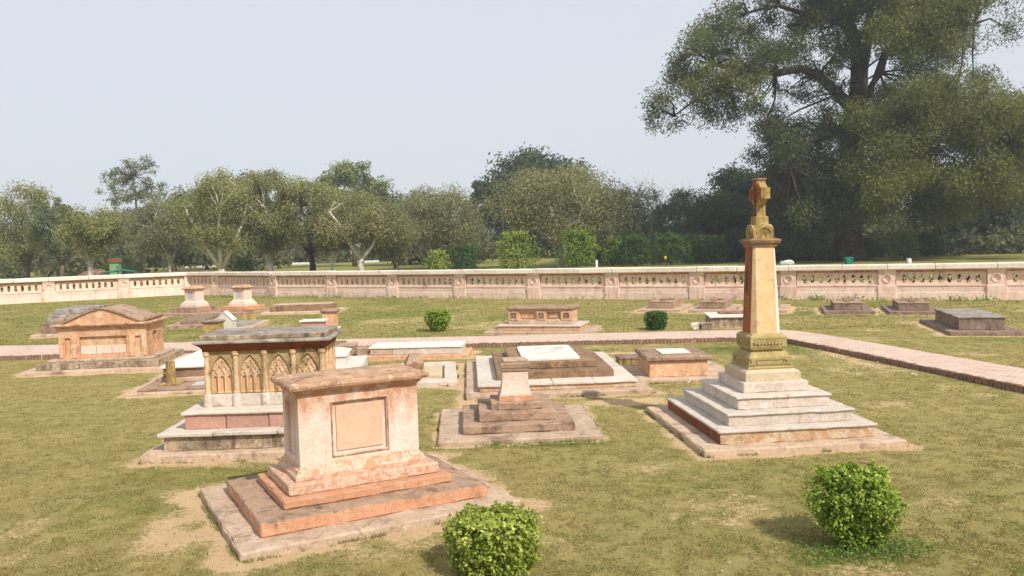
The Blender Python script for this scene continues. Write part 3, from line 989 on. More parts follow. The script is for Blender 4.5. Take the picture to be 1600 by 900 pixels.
def gothic_tomb():
    t = at('gothic', 'gothic_tomb', 'gothic chest tomb with carved pointed arches and grey slab top, left behind the front tomb', None)
    slab(t, 'base_slab', M['slab'], 1.60, 1.26, -0.06, 0.12, 0.12, 0.015, 0.012, 11)
    slab(t, 'lower_riser', M['blotch'], 1.34, 1.02, 0.12, 0.33, 0.2, 0.01, 0.006, 12)
    xs = [-1.41, -0.62, 0.30, 1.41]
    for i in range(3):
        mb = MB()
        mb.rbox(xs[i] + 0.004, xs[i + 1] - 0.004, -1.085, 1.085, 0.33, 0.385 + 0.004 * (i % 2), 0.16, 0.012, 0.006, 13 + i)
        mb.build('tread_slab', M['marble_grey'], t)
    xs = [-1.10, -0.50, 0.12, 0.62, 1.10]
    for i in range(4):
        mb = MB()
        mb.rbox(xs[i] + 0.006, xs[i + 1] - 0.006, -0.83, 0.83, 0.386, 0.595, 0.2, 0.01, 0.005, 17 + i)
        mb.build('stone_block', M['pink_block'], t)
    slab(t, 'upper_tread', M['marble_grey'], 1.14, 0.87, 0.597, 0.645, 0.14, 0.014, 0.006, 22)
    hl, hw = 0.86, 0.46
    # white base course: blocks between column feet
    nb = 4
    bay = (2 * hl) / nb
    for k in range(nb):
        x0 = -hl + k * bay
        for y0, y1 in ((-hw - 0.0, -hw + 0.3), (hw - 0.3, hw)):
            mb = MB()
            mb.rbox(x0 + 0.055, x0 + bay - 0.055, y0, y1, 0.645, 0.835, 0.09, 0.012, 0.007, 30 + k)
            mb.build('base_block', M['whitestone'], t)
    mb = MB()
    mb.rbox(-hl + 0.02, hl - 0.02, -hw + 0.05, hw - 0.05, 0.645, 0.834, 0.3, 0.01, 0, 35)
    mb.build('core', M['whitestone'], t)
    # columns with feet
    feet, cols = [], []
    for k in range(nb + 1):
        for y in (-hw, hw):
            f = MB()
            x = -hl + k * bay
            f.lathe([(0.062, 0.645), (0.066, 0.67), (0.066, 0.82), (0.05, 0.838)], x, y, 10)
            f.build('column_foot', M['whitestone'], t)
            c = MB()
            c.lathe([(0.05, 0.838), (0.052, 0.86), (0.04, 0.885), (0.037, 1.30), (0.036, 1.40), (0.05, 1.415), (0.056, 1.435), (0.05, 1.45), (0.056, 1.46), (0.056, 1.478)], x, y, 10)
            c.build('column', M['gothic'], t)
    for y in (-0.15, 0.15):
        for sx in (-1, 1):
            c = MB()
            c.lathe([(0.04, 0.645), (0.04, 1.478)], sx * (hl + 0.0), y, 8)
            c.build('column', M['gothic'], t)
    # arcade plates
    zt = 1.48
    for side in (0, 1):
        for k in range(nb):
            cx = -hl + (k + 0.5) * bay
            out, apex = pointed(cx, 0.315, 0.845, 1.10)
            mb = MB()
            mb.holed(cx - bay / 2, cx + bay / 2, 0.838, zt, out, -hw + 0.0, -hw + 0.07, back=False)
            # raised hood mould
            hood = out[2:]
            grown = [(cx + (p[0] - cx) * 1.10, 1.10 + (p[1] - 1.10) * 1.06) for p in hood]
            mb.strip(grown, 0.02, -hw - 0.012, -hw + 0.01)
            if side: mb.turn(math.pi)
            mb.build('arch_panel', M['gothic_dark'], t)
            bk = MB()
            x0 = cx - 0.1575
            for q in range(3):
                lo, ap = pointed(x0 + (q + 0.5) * 0.105, 0.066, 0.868, 1.045, 4)
                bk.holed(x0 + q * 0.105, x0 + (q + 1) * 0.105, 0.845, 1.10, lo, -hw + 0.03, -hw + 0.055, back=False)
            bk.add([(p_[0], -hw + 0.03, p_[1]) for p_ in [(x0, 1.10), (x0 + 0.315, 1.10)] + out[3:-1]], [tuple(range(2 + len(out[3:-1])))])
            if side: bk.turn(math.pi)
            bk.build('tracery_panel', M['gothic'], t)
            bk = MB()
            bk.box(x0 - 0.01, x0 + 0.325, -hw + 0.055, -hw + 0.08, 0.84, 1.13)
            if side: bk.turn(math.pi)
            bk.build('lancet_recess', M['gothic_back'], t)
            tr = MB()
            y0, y1 = -hw + 0.012, -hw + 0.04
            lw = 0.315 / 3
            for q in (-0.5, 0.5):
                tr.strip([(cx + q * lw, 0.845), (cx + q * lw, 1.13)], 0.024, y0 - 0.006, y1)
            # intersecting ribs in the head
            for q in (-1, 1):
                tr.strip([(cx + q * 0.5 * lw, 1.12), (cx + q * 0.15 * lw, 1.20), (cx - q * 0.5 * lw, 1.29), (cx - q * 0.62 * lw, 1.31)], 0.018, y0, y1)
                tr.strip([(cx + q * 0.5 * lw, 1.12), (cx + q * 1.0 * lw, 1.20), (cx + q * 1.12 * lw, 1.22)], 0.018, y0, y1)
                tr.strip([(cx + q * 1.3 * lw, 1.12), (cx + q * 0.9 * lw, 1.19), (cx + q * 0.3 * lw, 1.31), (cx, apex - 0.02)], 0.018, y0, y1)
            tr.strip([(cx - 0.03, 1.30), (cx, 1.345), (cx + 0.03, 1.30), (cx, 1.255), (cx - 0.03, 1.30)], 0.014, y0, y1)
            if side: tr.turn(math.pi)
            tr.build('tracery', M['gothic'], t)
    for sx in (-1, 1):
        mb = MB()
        mb.holed(-hw + 0.01, hw - 0.01, 0.838, zt, rect(-0.26, 0.26, 0.9, 1.4), -hl + 0.004, -hl + 0.03, back=False, floor=-hl + 0.03)
        mb.turn(sx * math.pi / 2)
        mb.build('end_panel', M['peach'], t)
    c = MB()
    c.loft([(0.875, 0.475, 1.48), (0.905, 0.505, 1.482), (0.91, 0.51, 1.52), (0.93, 0.53, 1.55), (0.965, 0.565, 1.58), (0.995, 0.595, 1.60)], 14, 0.003, 41)
    c.build('cornice', M['red_cornice'], t)
    c = MB()
    c.loft([(1.0, 0.60, 1.602), (1.015, 0.615, 1.608), (1.015, 0.615, 1.628), (0.975, 0.575, 1.645), (0.945, 0.545, 1.652)], 18, 0.005, 42)
    c.build('cornice_slab', M['grey_top'], t)
    c = MB()
    c.loft([(0.93, 0.53, 1.652), (0.935, 0.535, 1.66), (0.935, 0.535, 1.71), (0.92, 0.52, 1.722), (0.91, 0.51, 1.727)], 18, 0.005, 43)
    top = [all(c.v[i][2] > 1.718 for i in f) for f in c.f]
    c.mi = [1 if q else 0 for q in top]
    c.build('top_slab', [M['blotch'], M['grey_top']], t)
gothic_tomb()

# --- obelisk with a small cross
def obelisk():
    t = at('obelisk', 'obelisk_monument', 'tall yellow ochre obelisk with a small stone cross on stepped pale base', None, 'monument')
    slab(t, 'base_slab', M['slab'], 1.44, 1.58, -0.06, 0.09, 0.11, 0.02, 0.016, 51)
    def step(hl, hw, z0, z1, seed, riser, nose=0.03, th=0.035):
        r_ = MB()
        r_.rbox(-hl + nose, hl - nose, -hw + nose, hw - nose, z0, z1 - th, 0.18, 0.008, 0.005, seed)
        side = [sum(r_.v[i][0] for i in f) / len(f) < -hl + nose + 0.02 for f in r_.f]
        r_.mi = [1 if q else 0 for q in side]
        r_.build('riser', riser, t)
        slab(t, 'tread', M['marble_grey'], hl, hw, z1 - th, z1, 0.15, 0.012, 0.007, seed + 5)
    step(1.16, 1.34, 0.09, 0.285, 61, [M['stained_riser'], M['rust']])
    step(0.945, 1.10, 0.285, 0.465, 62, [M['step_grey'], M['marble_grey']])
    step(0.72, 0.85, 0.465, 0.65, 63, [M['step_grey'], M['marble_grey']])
    slab(t, 'pedestal_block', M['step_grey'], 0.50, 0.56, 0.65, 0.80, 0.14, 0.012, 0.006, 64)
    mb = MB()
    mb.loft([(0.425, 0.46, 0.80), (0.425, 0.46, 0.925), (0.40, 0.435, 0.95), (0.36, 0.395, 0.965)], 10, 0.004, 65)
    mb.build('plinth_block', M['ochre_pale'], t)
    mb = MB()
    mb.loft([(0.35, 0.37, 0.965), (0.355, 0.375, 0.985), (0.335, 0.355, 1.0), (0.33, 0.35, 1.01), (0.33, 0.35, 1.14), (0.315, 0.335, 1.155), (0.27, 0.285, 1.215)], 10, 0.003, 66)
    mb.build('moulded_block', M['ochre_green'], t)
    # framed panels with corner leaves on the moulded block
    for ang, a, b in ((0, 0.33, 0.35), (math.pi / 2, 0.35, 0.33), (math.pi, 0.33, 0.35), (-math.pi / 2, 0.35, 0.33)):
        p = MB()
        y = -b
        p.strip([(-a * 0.62, 1.04), (a * 0.62, 1.04), (a * 0.62, 1.11), (-a * 0.62, 1.11), (-a * 0.62, 1.04)], 0.016, y - 0.012, y + 0.01)
        for sx in (-1, 1):
            p.prism([(sx * a * 0.98, 1.02), (sx * a * 0.68, 1.03), (sx * a * 0.80, 1.075), (sx * a * 0.66, 1.11), (sx * a * 0.98, 1.13), (sx * a * 0.88, 1.075)], y - 0.014, y + 0.01)
        p.turn(ang)
        p.build('carved_panel', M['ochre_green'], t)
    mb = MB()
    mb.loft([(0.235, 0.25, 1.215), (0.23, 0.245, 1.235), (0.25, 0.265, 1.245), (0.27, 0.285, 1.255), (0.272, 0.287, 1.27), (0.285, 0.30, 1.28), (0.285, 0.30, 1.435), (0.28, 0.295, 1.45), (0.25, 0.265, 1.47), (0.235, 0.245, 1.49)], 10, 0.003, 67)
    blk = mb.build('frieze_block', M['ochre_green'], t)
    # running leaf scroll carved on the frieze
    for ang, a, b in ((0, 0.285, 0.30), (math.pi / 2, 0.30, 0.285), (math.pi, 0.285, 0.30), (-math.pi / 2, 0.30, 0.285)):
        p = MB()
        line = []
        for k in range(41):
            u = -0.82 + 1.64 * k / 40
            line.append((a * u, 1.357 + 0.032 * math.sin(k / 40 * 2 * math.pi * 4.5)))
        p.strip(line, 0.014, -b - 0.02, -b + 0.01)
        for k in range(9):
            u = -0.73 + 1.46 * k / 8
            s = 1 if k % 2 else -1
            x, z = a * u, 1.357 + s * 0.012
            p.prism([(x - 0.022, z - s * 0.02), (x, z - s * 0.034), (x + 0.024, z - s * 0.018), (x + 0.012, z + s * 0.008), (x - 0.014, z + s * 0.006)], -b - 0.026, -b + 0.01)
        for z in (1.30, 1.417):
            p.strip([(-a * 0.92, z), (a * 0.92, z)], 0.010, -b - 0.006, -b + 0.01)
        p.turn(ang)
        p.build('leaf_scroll', M['ochre_green'], t)
    sh = MB()
    sh.loft([(0.232, 0.24, 1.49, 0.075), (0.230, 0.238, 1.52, 0.072), (0.172, 0.178, 2.80, 0.03)], 5, 0.002, 68)
    sh.mi = []
    for f in sh.f:
        n = Vector(sh.v[f[1]]) - Vector(sh.v[f[0]])
        cx = sum(sh.v[i][0] for i in f) / len(f)
        cy = sum(sh.v[i][1] for i in f) / len(f)
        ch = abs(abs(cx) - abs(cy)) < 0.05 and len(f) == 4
        sh.mi.append((2 if cx > 0 and cy < 0 else 0) if ch else (1 if (cx < -0.16 and abs(cy) < 0.17 and len(f) == 4) else 0))  # right front chamfer whitened: its bright sunlit strip is put into the colour
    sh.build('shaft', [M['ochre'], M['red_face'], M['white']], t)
    c = MB()
    c.loft([(0.185, 0.19, 2.80), (0.195, 0.20, 2.815), (0.195, 0.20, 2.835), (0.225, 0.23, 2.86), (0.24, 0.245, 2.885), (0.245, 0.25, 2.905), (0.21, 0.215, 2.925), (0.17, 0.175, 2.935)], 8, 0.003, 69)
    c.build('cornice', M['brown'], t)
    # block with a rounded gablet on every side
    g = MB()
    g.box(-0.125, 0.125, -0.125, 0.125, 2.935, 3.12)
    for ang in (0, math.pi / 2):
        st = len(g.v)
        arc = [(-0.155, 2.935), (0.155, 2.935), (0.155, 3.03)] + [(0.155 * math.cos(a), 3.03 + 0.12 * math.sin(a)) for a in [math.pi * k / 10 for k in range(1, 10)]] + [(-0.155, 3.03)]
        g.prism(arc, -0.16, 0.16)
        ring = [(0.11 * math.cos(a), 3.015 + 0.09 * math.sin(a)) for a in [math.pi * k / 8 for k in range(9)]]
        for ya, yb in ((-0.172, -0.15), (0.15, 0.172)):
            g.strip(ring, 0.02, ya, yb)
            g.strip([(-0.05, 2.96), (0, 3.05), (0.05, 2.96)], 0.022, ya, yb)
        g.turn(ang, st)
    g.build('gablet_block', M['mustard'], t)
    b = MB()
    b.loft([(0.10, 0.10, 3.12), (0.10, 0.10, 3.255), (0.09, 0.09, 3.27)], 4, 0.002, 71)
    b.build('cross_socket', M['mustard'], t)
    # the cross: arms run front to back
    x = MB()
    prof = [(-0.07, 3.27), (0.07, 3.27), (0.058, 3.50), (0.085, 3.535), (0.10, 3.545), (0.25, 3.53), (0.25, 3.70), (0.10, 3.685), (0.085, 3.70), (0.08, 3.80), (0.095, 3.83), (-0.095, 3.83), (-0.08, 3.80), (-0.085, 3.70), (-0.10, 3.685), (-0.25, 3.70), (-0.25, 3.53), (-0.10, 3.545), (-0.085, 3.535), (-0.058, 3.50)]
    x.prism(prof, -0.07, 0.07)
    x.turn(math.pi / 2)
    x.mi = []
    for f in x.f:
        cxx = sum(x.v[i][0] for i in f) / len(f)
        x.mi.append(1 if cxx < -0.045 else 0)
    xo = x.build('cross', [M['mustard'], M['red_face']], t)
    w_ = MB()
    w_.strip([(0.185 * math.cos(2 * math.pi * k / 20), 3.615 + 0.165 * math.sin(2 * math.pi * k / 20)) for k in range(21)], 0.045, -0.055, 0.055)
    w_.turn(math.pi / 2)
    w_.build('ring', M['mustard'], xo)
    for ya, yb in ((-0.085, -0.06), (0.06, 0.085)):
        w_ = MB()
        w_.strip([(0.05 * math.cos(2 * math.pi * k / 10), 3.615 + 0.05 * math.sin(2 * math.pi * k / 10)) for k in range(11)], 0.03, ya, yb)
        for dx, dz in ((0.15, 0), (-0.15, 0), (0, 0.13), (0, -0.13)):
            w_.strip([(dx * 0.3, 3.615 + dz * 0.3), (dx, 3.615 + dz)], 0.03, ya, yb)
        w_.turn(math.pi / 2)
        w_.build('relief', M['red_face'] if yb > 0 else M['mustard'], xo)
    lid = MB()
    lid.box(-0.08, 0.08, -0.105, 0.105, 3.83, 3.848)
    lid.build('cross_cap', M['slab_dark'], t)
obelisk()

# --- small pedestal on three steps
def pedestal_tomb():
    t = at('pedestal', 'pedestal_tomb', 'small pink pedestal on three brown steps before the flat tomb with the marble plate', None)
    slab(t, 'base_slab', M['slab'], 1.24, 1.24, -0.06, 0.075, 0.11, 0.02, 0.014, 81)
    slab(t, 'lower_step', M['slab_dark'], 0.86, 0.87, 0.075, 0.205, 0.1, 0.015, 0.012, 82)
    slab(t, 'middle_step', M['slab_dark'], 0.605, 0.61, 0.205, 0.34, 0.1, 0.015, 0.012, 83)
    slab(t, 'upper_step', M['slab_dark'], 0.405, 0.40, 0.34, 0.455, 0.1, 0.015, 0.012, 84)
    b = MB()
    b.loft([(0.265, 0.265, 0.455), (0.265, 0.265, 0.53), (0.255, 0.255, 0.545)], 6, 0.005, 85)
    b.build('pedestal_base', M['orange_step'], t)
    b = MB()
    b.loft([(0.25, 0.25, 0.545), (0.235, 0.235, 0.60), (0.215, 0.215, 0.68), (0.205, 0.205, 0.78), (0.207, 0.207, 0.91)], 6, 0.004, 86)
    b.build('shaft', M['tomb_pink'], t)
    b = MB()
    b.loft([(0.207, 0.207, 0.91), (0.222, 0.222, 0.925), (0.225, 0.225, 0.965), (0.235, 0.235, 0.98), (0.24, 0.24, 1.04), (0.225, 0.225, 1.06)], 8, 0.005, 87)
    b.build('cap', M['slab_dark'], t)
    b = MB()
    b.rbox(-0.19, 0.19, -0.16, 0.19, 1.06, 1.10, 0.08, 0.012, 0.006, 88)
    b.build('broken_top', M['slab'], t)
pedestal_tomb()

# --- flat tomb with a white marble plate
def marble_tomb():
    t = at('marble', 'flat_tomb', 'broad flat tomb of brown steps with a white marble plate and pale border', None)
    slab(t, 'base_slab', M['slab'], 1.80, 2.42, -0.06, 0.09, 0.13, 0.02, 0.014, 91)
    slab(t, 'border_riser', M['stained_riser'], 1.53, 2.08, 0.09, 0.185, 0.18, 0.012, 0.008, 92)
    # pale border slabs laid round the edge
    def piece(x0, x1, y0, y1, k):
        mb = MB()
        mb.rbox(x0 + 0.004, x1 - 0.004, y0 + 0.004, y1 - 0.004, 0.185, 0.232 + 0.003 * (k % 3), 0.14, 0.01, 0.005, 93 + k)
        mb.build('border_slab', M['marble_grey'], t)
    xs = [-1.57, -0.85, -0.1, 0.72, 1.57]
    for i in range(4):
        piece(xs[i], xs[i + 1], -2.12, -1.5, i)
        piece(xs[i], xs[i + 1], 1.55, 2.12, i + 4)
    ys = [-1.5, -0.45, 0.5, 1.55]
    for i in range(3):
        piece(-1.57, -1.1, ys[i], ys[i + 1], i + 8)
        piece(1.1, 1.57, ys[i], ys[i + 1], i + 11)
    slab(t, 'lower_step', M['brown'], 1.18, 1.62, 0.19, 0.385, 0.14, 0.014, 0.010, 96)
    slab(t, 'upper_step', M['brown'], 0.89, 1.26, 0.385, 0.525, 0.14, 0.014, 0.010, 97)
    p = MB()
    c = 0.08
    poly = [(-0.6 + c, -1.1), (0.6 - c, -1.1), (0.6, -1.1 + c), (0.6, 1.06 - c), (0.6 - c, 1.06), (-0.6 + c, 1.06), (-0.6, 1.06 - c), (-0.6, -1.1 + c)]
    n = 8
    p.add([(a, b, 0.525) for a, b in poly] + [(a, b, 0.562) for a, b in poly] + [(a * 0.98, b * 0.985, 0.570) for a, b in poly],
          [tuple(range(16, 24))] + [(i + 8 * q, (i + 1) % 8 + 8 * q, (i + 1) % 8 + 8 + 8 * q, i + 8 + 8 * q) for i in range(8) for q in (0, 1)])
    p.move(-0.02, 0.03)
    po = p.build('marble_plate', M['marble'], t)
    # faint worn carving on the plate
    w = MB()
    rr = random.Random(2)
    for k in range(16):
        x, y = rr.uniform(-0.35, 0.25), rr.uniform(-0.35, 0.65)
        st = len(w.v)
        w.strip([(0, 0), (0.06, 0.02), (0.12, rr.uniform(-0.02, 0.03)), (0.17, rr.uniform(-0.05, 0.05))], rr.uniform(0.012, 0.025), -0.5735, -0.5705)
        w.v[st:] = [(a + x, c * 2 + y, -b) for a, b, c in w.v[st:]]
    w.build('worn_carving', M['plaque'], po)
marble_tomb()

# --- small chest with brown lid and white plate
def plate_tomb():
    t = at('plate', 'chest_tomb', 'low peach chest tomb with a brown lid bearing a white plate, left of the obelisk', None)
    slab(t, 'base_slab', M['slab'], 1.06, 1.22, -0.06, 0.09, 0.13, 0.02, 0.014, 101)
    slab(t, 'body', M['peach'], 0.61, 0.70, 0.09, 0.41, 0.14, 0.012, 0.006, 102, cx=-0.12, cy=-0.25)
    b = MB()
    b.loft([(0.63, 0.72, 0.41), (0.655, 0.745, 0.42), (0.68, 0.77, 0.445), (0.68, 0.77, 0.495), (0.655, 0.745, 0.525)], 12, 0.006, 103, cx=-0.12, cy=-0.25)
    b.build('lid', M['slab_dark'], t)
    slab(t, 'white_plate', M['marble'], 0.31, 0.36, 0.525, 0.545, 0.2, 0.008, 0.003, 104, cx=-0.1, cy=-0.27)
    t2 = thing('kerb_stone', 'small low yellowish stone block left of the brown lidded tomb', 'stone block', (2.68, 19.62, 0), 0.02)
    slab(t2, 'stone', M['mustard'], 0.27, 0.30, 0.09, 0.20, 0.12, 0.012, 0.006, 105)
    slab(t2, 'cap', M['grey_box'], 0.28, 0.31, 0.20, 0.26, 0.12, 0.015, 0.006, 106)
    slab(t2, 'footing', M['slab'], 0.5, 0.62, -0.05, 0.092, 0.14, 0.015, 0.008, 107)
plate_tomb()

# --- tomb like a little house with a curved gable
def porch_tomb():
    t = at('porch', 'gabled_tomb', 'large orange chest tomb with a curved gabled roof and square panels, far left', None)
    slab(t, 'base_slab', M['slab'], 1.78, 1.42, -0.06, 0.09, 0.13, 0.02, 0.014, 111)
    slab(t, 'lower_step', M['blotch'], 1.48, 1.16, 0.09, 0.25, 0.15, 0.012, 0.008, 112)
    slab(t, 'upper_step', M['slab'], 1.30, 0.92, 0.25, 0.31, 0.15, 0.012, 0.008, 113)
    hl, hw, z0, z1 = 1.08, 0.70, 0.31, 1.08
    b = MB()
    # front and back: wide panel between two pilasters with narrow panels
    for ang in (0, math.pi):
        st = len(b.v)
        b.holed(-0.66, 0.66, z0, z1, rect(-0.58, 0.58, 0.40, 0.86), -hw, -hw + 0.07, back=False, floor=-hw + 0.07)
        for sx in (-1, 1):
            b.holed(min(sx * 0.66, sx * hl), max(sx * 0.66, sx * hl), z0, z1, rect(sx * 0.87 - 0.07, sx * 0.87 + 0.07, 0.42, 0.84), -hw, -hw + 0.05, back=False, floor=-hw + 0.05)
        b.turn(ang, st)
    for ang in (math.pi / 2, -math.pi / 2):
        st = len(b.v)
        b.holed(-0.36, 0.36, z0, z1, rect(-0.2, 0.2, 0.40, 0.9), -hl, -hl + 0.08, back=False, floor=-hl + 0.08)
        for sx in (-1, 1):
            b.holed(min(sx * 0.36, sx * hw), max(sx * 0.36, sx * hw), z0, z1, rect(sx * 0.53 - 0.05, sx * 0.53 + 0.05, 0.42, 0.84), -hl, -hl + 0.05, back=False, floor=-hl + 0.05)
        b.turn(ang, st)
    b.add([(-hl, -hw, z1), (hl, -hw, z1), (hl, hw, z1), (-hl, hw, z1)], [(0, 1, 2, 3)])
    b.build('body', M['peach'], t)
    for k in range(3):
        p = MB()
        p.rbox(-0.575 + k * 0.385, -0.2 + k * 0.385, -hw + 0.045, -hw + 0.07, 0.405, 0.62, 0.1, 0.008, 0.004, 115 + k)
        p.build('panel_stone', M['tomb_pink'], t)
    for sx in (-1, 1):
        for x in (0.70, 1.03):
            p = MB()
            p.box(sx * x - 0.05, sx * x + 0.05, -hw - 0.025, -hw + 0.01, 0.33, 0.90)
            p.build('pilaster', M['peach'], t)
    c = MB()
    c.loft([(hl + 0.0, hw + 0.0, 1.08), (hl + 0.04, hw + 0.04, 1.085), (hl + 0.05, hw + 0.05, 1.11), (hl + 0.1, hw + 0.1, 1.14), (hl + 0.13, hw + 0.13, 1.155), (hl + 0.13, hw + 0.13, 1.185), (hl + 0.08, hw + 0.08, 1.20)], 14, 0.006, 118)
    c.build('cornice', M['tomb_top'], t)
    N = 17
    arc = []
    for k in range(N):
        u = -1 + 2 * k / (N - 1)
        arc.append((u * 1.0, 1.20 + 0.37 * (1 - abs(u) ** 1.4) * (0.92 + 0.08 * math.cos(u * 3))))
    g = MB()
    g.prism([(-1.0, 1.195)] + arc[1:-1] + [(1.0, 1.195)], -hw - 0.02, hw + 0.02)
    g.build('gable', M['peach'], t)
    rf = MB()
    arc2 = [(p[0] * 1.04, p[1] + 0.022) for p in arc]
    rf.prism(arc2 + [(p[0], p[1] + 0.002) for p in arc[::-1]], -hw - 0.07, hw + 0.07)
    rf.build('roof', M['slab_dark'], t)
    for sx in (-1, 1):
        for k, y in enumerate((-0.46, 0.0, 0.46)):
            a = MB()
            a.tube([(sx * 1.07, y - 0.2, 1.26), (sx * 1.07, y, 1.285), (sx * 1.07, y + 0.2, 1.26)], [0.05, 0.07, 0.05], 8)
            a.build('roll_moulding', M['slab_dark'], t)
porch_tomb()

def stepped_tomb():
    t = at('stepped', 'stepped_tomb', 'grey stepped slab tomb just behind the gabled orange tomb at far left', None)
    slab(t, 'base_slab', M['slab'], 1.2, 1.6, -0.05, 0.12, 0.2, 0.02, 0.012, 121)
    slab(t, 'lower_step', M['grey_box'], 0.95, 1.3, 0.12, 0.5, 0.2, 0.015, 0.01, 122)
    slab(t, 'middle_step', M['grey_top'], 0.8, 1.12, 0.5, 0.78, 0.2, 0.015, 0.01, 123)
    slab(t, 'top_slab', M['grey_top'], 0.62, 0.95, 0.78, 0.98, 0.2, 0.02, 0.01, 124)
stepped_tomb()

# --- coped white topped tomb and its post (behind the gothic tomb, left)
def coped_tomb():
    t = at('coped', 'coped_tomb', 'brown tomb with a white marble ridged top, half hidden left of the gothic tomb', None)
    slab(t, 'base_slab', M['slab'], 1.45, 1.62, -0.06, 0.06, 0.14, 0.02, 0.012, 131)
    slab(t, 'second_slab', M['slab_dark'], 1.25, 1.45, 0.06, 0.11, 0.14, 0.015, 0.01, 132)
    slab(t, 'ledge', M['slab'], 1.06, 0.95, 0.11, 0.20, 0.14, 0.015, 0.01, 133, cy=0.35)
    slab(t, 'body', M['brown'], 0.98, 0.82, 0.20, 0.41, 0.14, 0.012, 0.006, 134, cy=0.35)
    b = MB()
    b.loft([(1.04, 0.88, 0.41), (1.045, 0.885, 0.44), (0.62, 0.50, 0.57), (0.60, 0.48, 0.57)], 8, 0.004, 135, cy=0.35)
    b.build('marble_cope', M['white'], t)
    b = MB()
    b.loft([(0.58, 0.46, 0.57), (0.585, 0.465, 0.60), (0.30, 0.10, 0.72)], 8, 0.004, 136, cy=0.35)
    b.build('ridge_stone', M['white'], t)
    slab(t, 'grey_plate', M['plaque'], 0.38, 0.26, 0.11, 0.125, 0.2, 0.006, 0.003, 137, cx=0.18, cy=-0.95)
    p = thing('post_marker', 'slender yellowish stone post on a thin plate before the white ridged tomb', 'grave marker', (-7.47, 18.3, 0.11), 0.1)
    slab(p, 'foot_plate', M['mustard'], 0.22, 0.24, 0, 0.03, 0.1, 0.01, 0.004, 138)
    slab(p, 'post', M['mustard'], 0.085, 0.07, 0.03, 0.50, 0.1, 0.012, 0.005, 139)
coped_tomb()

# --- white tomb showing right of the gothic tomb, stones beside the path
def white_tomb():
    t = at('whitecoped', 'coped_tomb', 'whitewashed coped tomb showing at the right end of the gothic tomb', None)
    slab(t, 'base_slab', M['white'], 1.05, 0.95, -0.05, 0.26, 0.2, 0.012, 0.006, 141)
    b = MB()
    b.loft([(0.66, 0.62, 0.26), (0.66, 0.62, 0.45), (0.7, 0.66, 0.46), (0.7, 0.66, 0.49), (0.5, 0.1, 0.60)], 6, 0.004, 142)
    b.build('ridge_block', M['white'], t)
    for k, (x, y, a, hl, hw, h, m, lb) in enumerate([(-5.0, 24.0, 0.1, 0.2, 0.3, 0.28, 'brown', 'upright brown stone block beside the path, leftmost of two by the white tomb'),
                                           (-4.6, 23.25, 0.05, 0.25, 0.34, 0.30, 'slab_dark', 'squarish brown stone block between the white tomb and the path')]):
        s = thing('stone_block', lb, 'stone block', (x, y, 0), a)
        slab(s, 'stone', M[m], hl, hw, -0.04, h * 0.8, 0.12, 0.02, 0.012, 145 + k)
        slab(s, 'cap', M[m], hl + 0.02, hw + 0.02, h * 0.8, h, 0.12, 0.02, 0.012, 148 + k)
    r = MB()
    r.rbox(-0.22, 0.20, -0.2, 0.25, -0.05, 0.28, 0.07, 0.06, 0.06, 151, 3.0)
    o = r.build('rubble_stone', M['slab_dark'], None, loc=(-4.0, 22.75, 0))
    tag(o, 'rough broken brown stone lying at the left end of the long white slab', 'stone')
white_tomb()

def long_tomb():
    t = at('long', 'ledger_tomb', 'long low white marble ledger tomb on a buff ledge beside the path', None)
    slab(t, 'ledge', M['peach'], 1.40, 0.70, -0.05, 0.11, 0.14, 0.015, 0.01, 161)
    mb = MB()
    mb.rbox(-1.2, -0.62, -0.5, 0.5, 0.11, 0.28, 0.14, 0.012, 0.008, 162)
    mb.build('side_stone', M['slab'], t)
    mb = MB()
    mb.rbox(-0.612, 1.22, -0.5, 0.5, 0.11, 0.28, 0.14, 0.012, 0.008, 163)
    mb.build('side_stone', M['marble_grey'], t)
    slab(t, 'marble_slab', M['marble'], 1.235, 0.53, 0.28, 0.325, 0.16, 0.012, 0.006, 164)
long_tomb()

def ruin_tomb():
    t = at('ruin', 'sunken_tomb', 'low worn tomb frame with a sunken centre and a mossy inner block', None)
    mb = MB()
    mb.rbox(-0.66, 0.66, -1.5, -1.05, -0.06, 0.10, 0.1, 0.02, 0.014, 171)
    mb.build('frame_stone', M['whitestone'], t)
    mb = MB()
    mb.rbox(-0.66, 0.66, 1.1, 1.5, -0.06, 0.10, 0.1, 0.02, 0.014, 172)
    mb.build('frame_stone', M['whitestone'], t)
    for sx in (-1, 1):
        mb = MB()
        mb.rbox(min(sx * .66, sx * .38), max(sx * .66, sx * .38), -1.045, 1.095, -0.06, 0.10, 0.1, 0.02, 0.014, 173 + sx)
        mb.build('frame_stone', M['marble_grey'] if sx > 0 else M['whitestone'], t)
    mb = MB()
    mb.rbox(-0.36, 0.34, -0.75, 0.9, -0.06, 0.125, 0.1, 0.02, 0.012, 176)
    mb.build('inner_block', M['ochre_pale'], t)
    h = thing('headstone', 'small roof shaped brown headstone standing on the sunken tomb frame', 'headstone', (-2.3, 19.35, 0.12), 0.25)
    mb = MB()
    mb.loft([(0.21, 0.2, 0.0), (0.2, 0.19, 0.10), (0.21, 0.2, 0.16), (0.10, 0.06, 0.36), (0.08, 0.04, 0.37)], 4, 0.01, 177)
    mb.build('stone', M['slab_dark'], h)
    arc = [(0.15 * math.cos(math.pi * k / 10), 0.03 + 0.17 * math.sin(math.pi * k / 10)) for k in range(11)]
    mb = MB()
    mb.prism(arc, -0.235, -0.18)
    mb.build('round_face', M['brown'], h)
ruin_tomb()

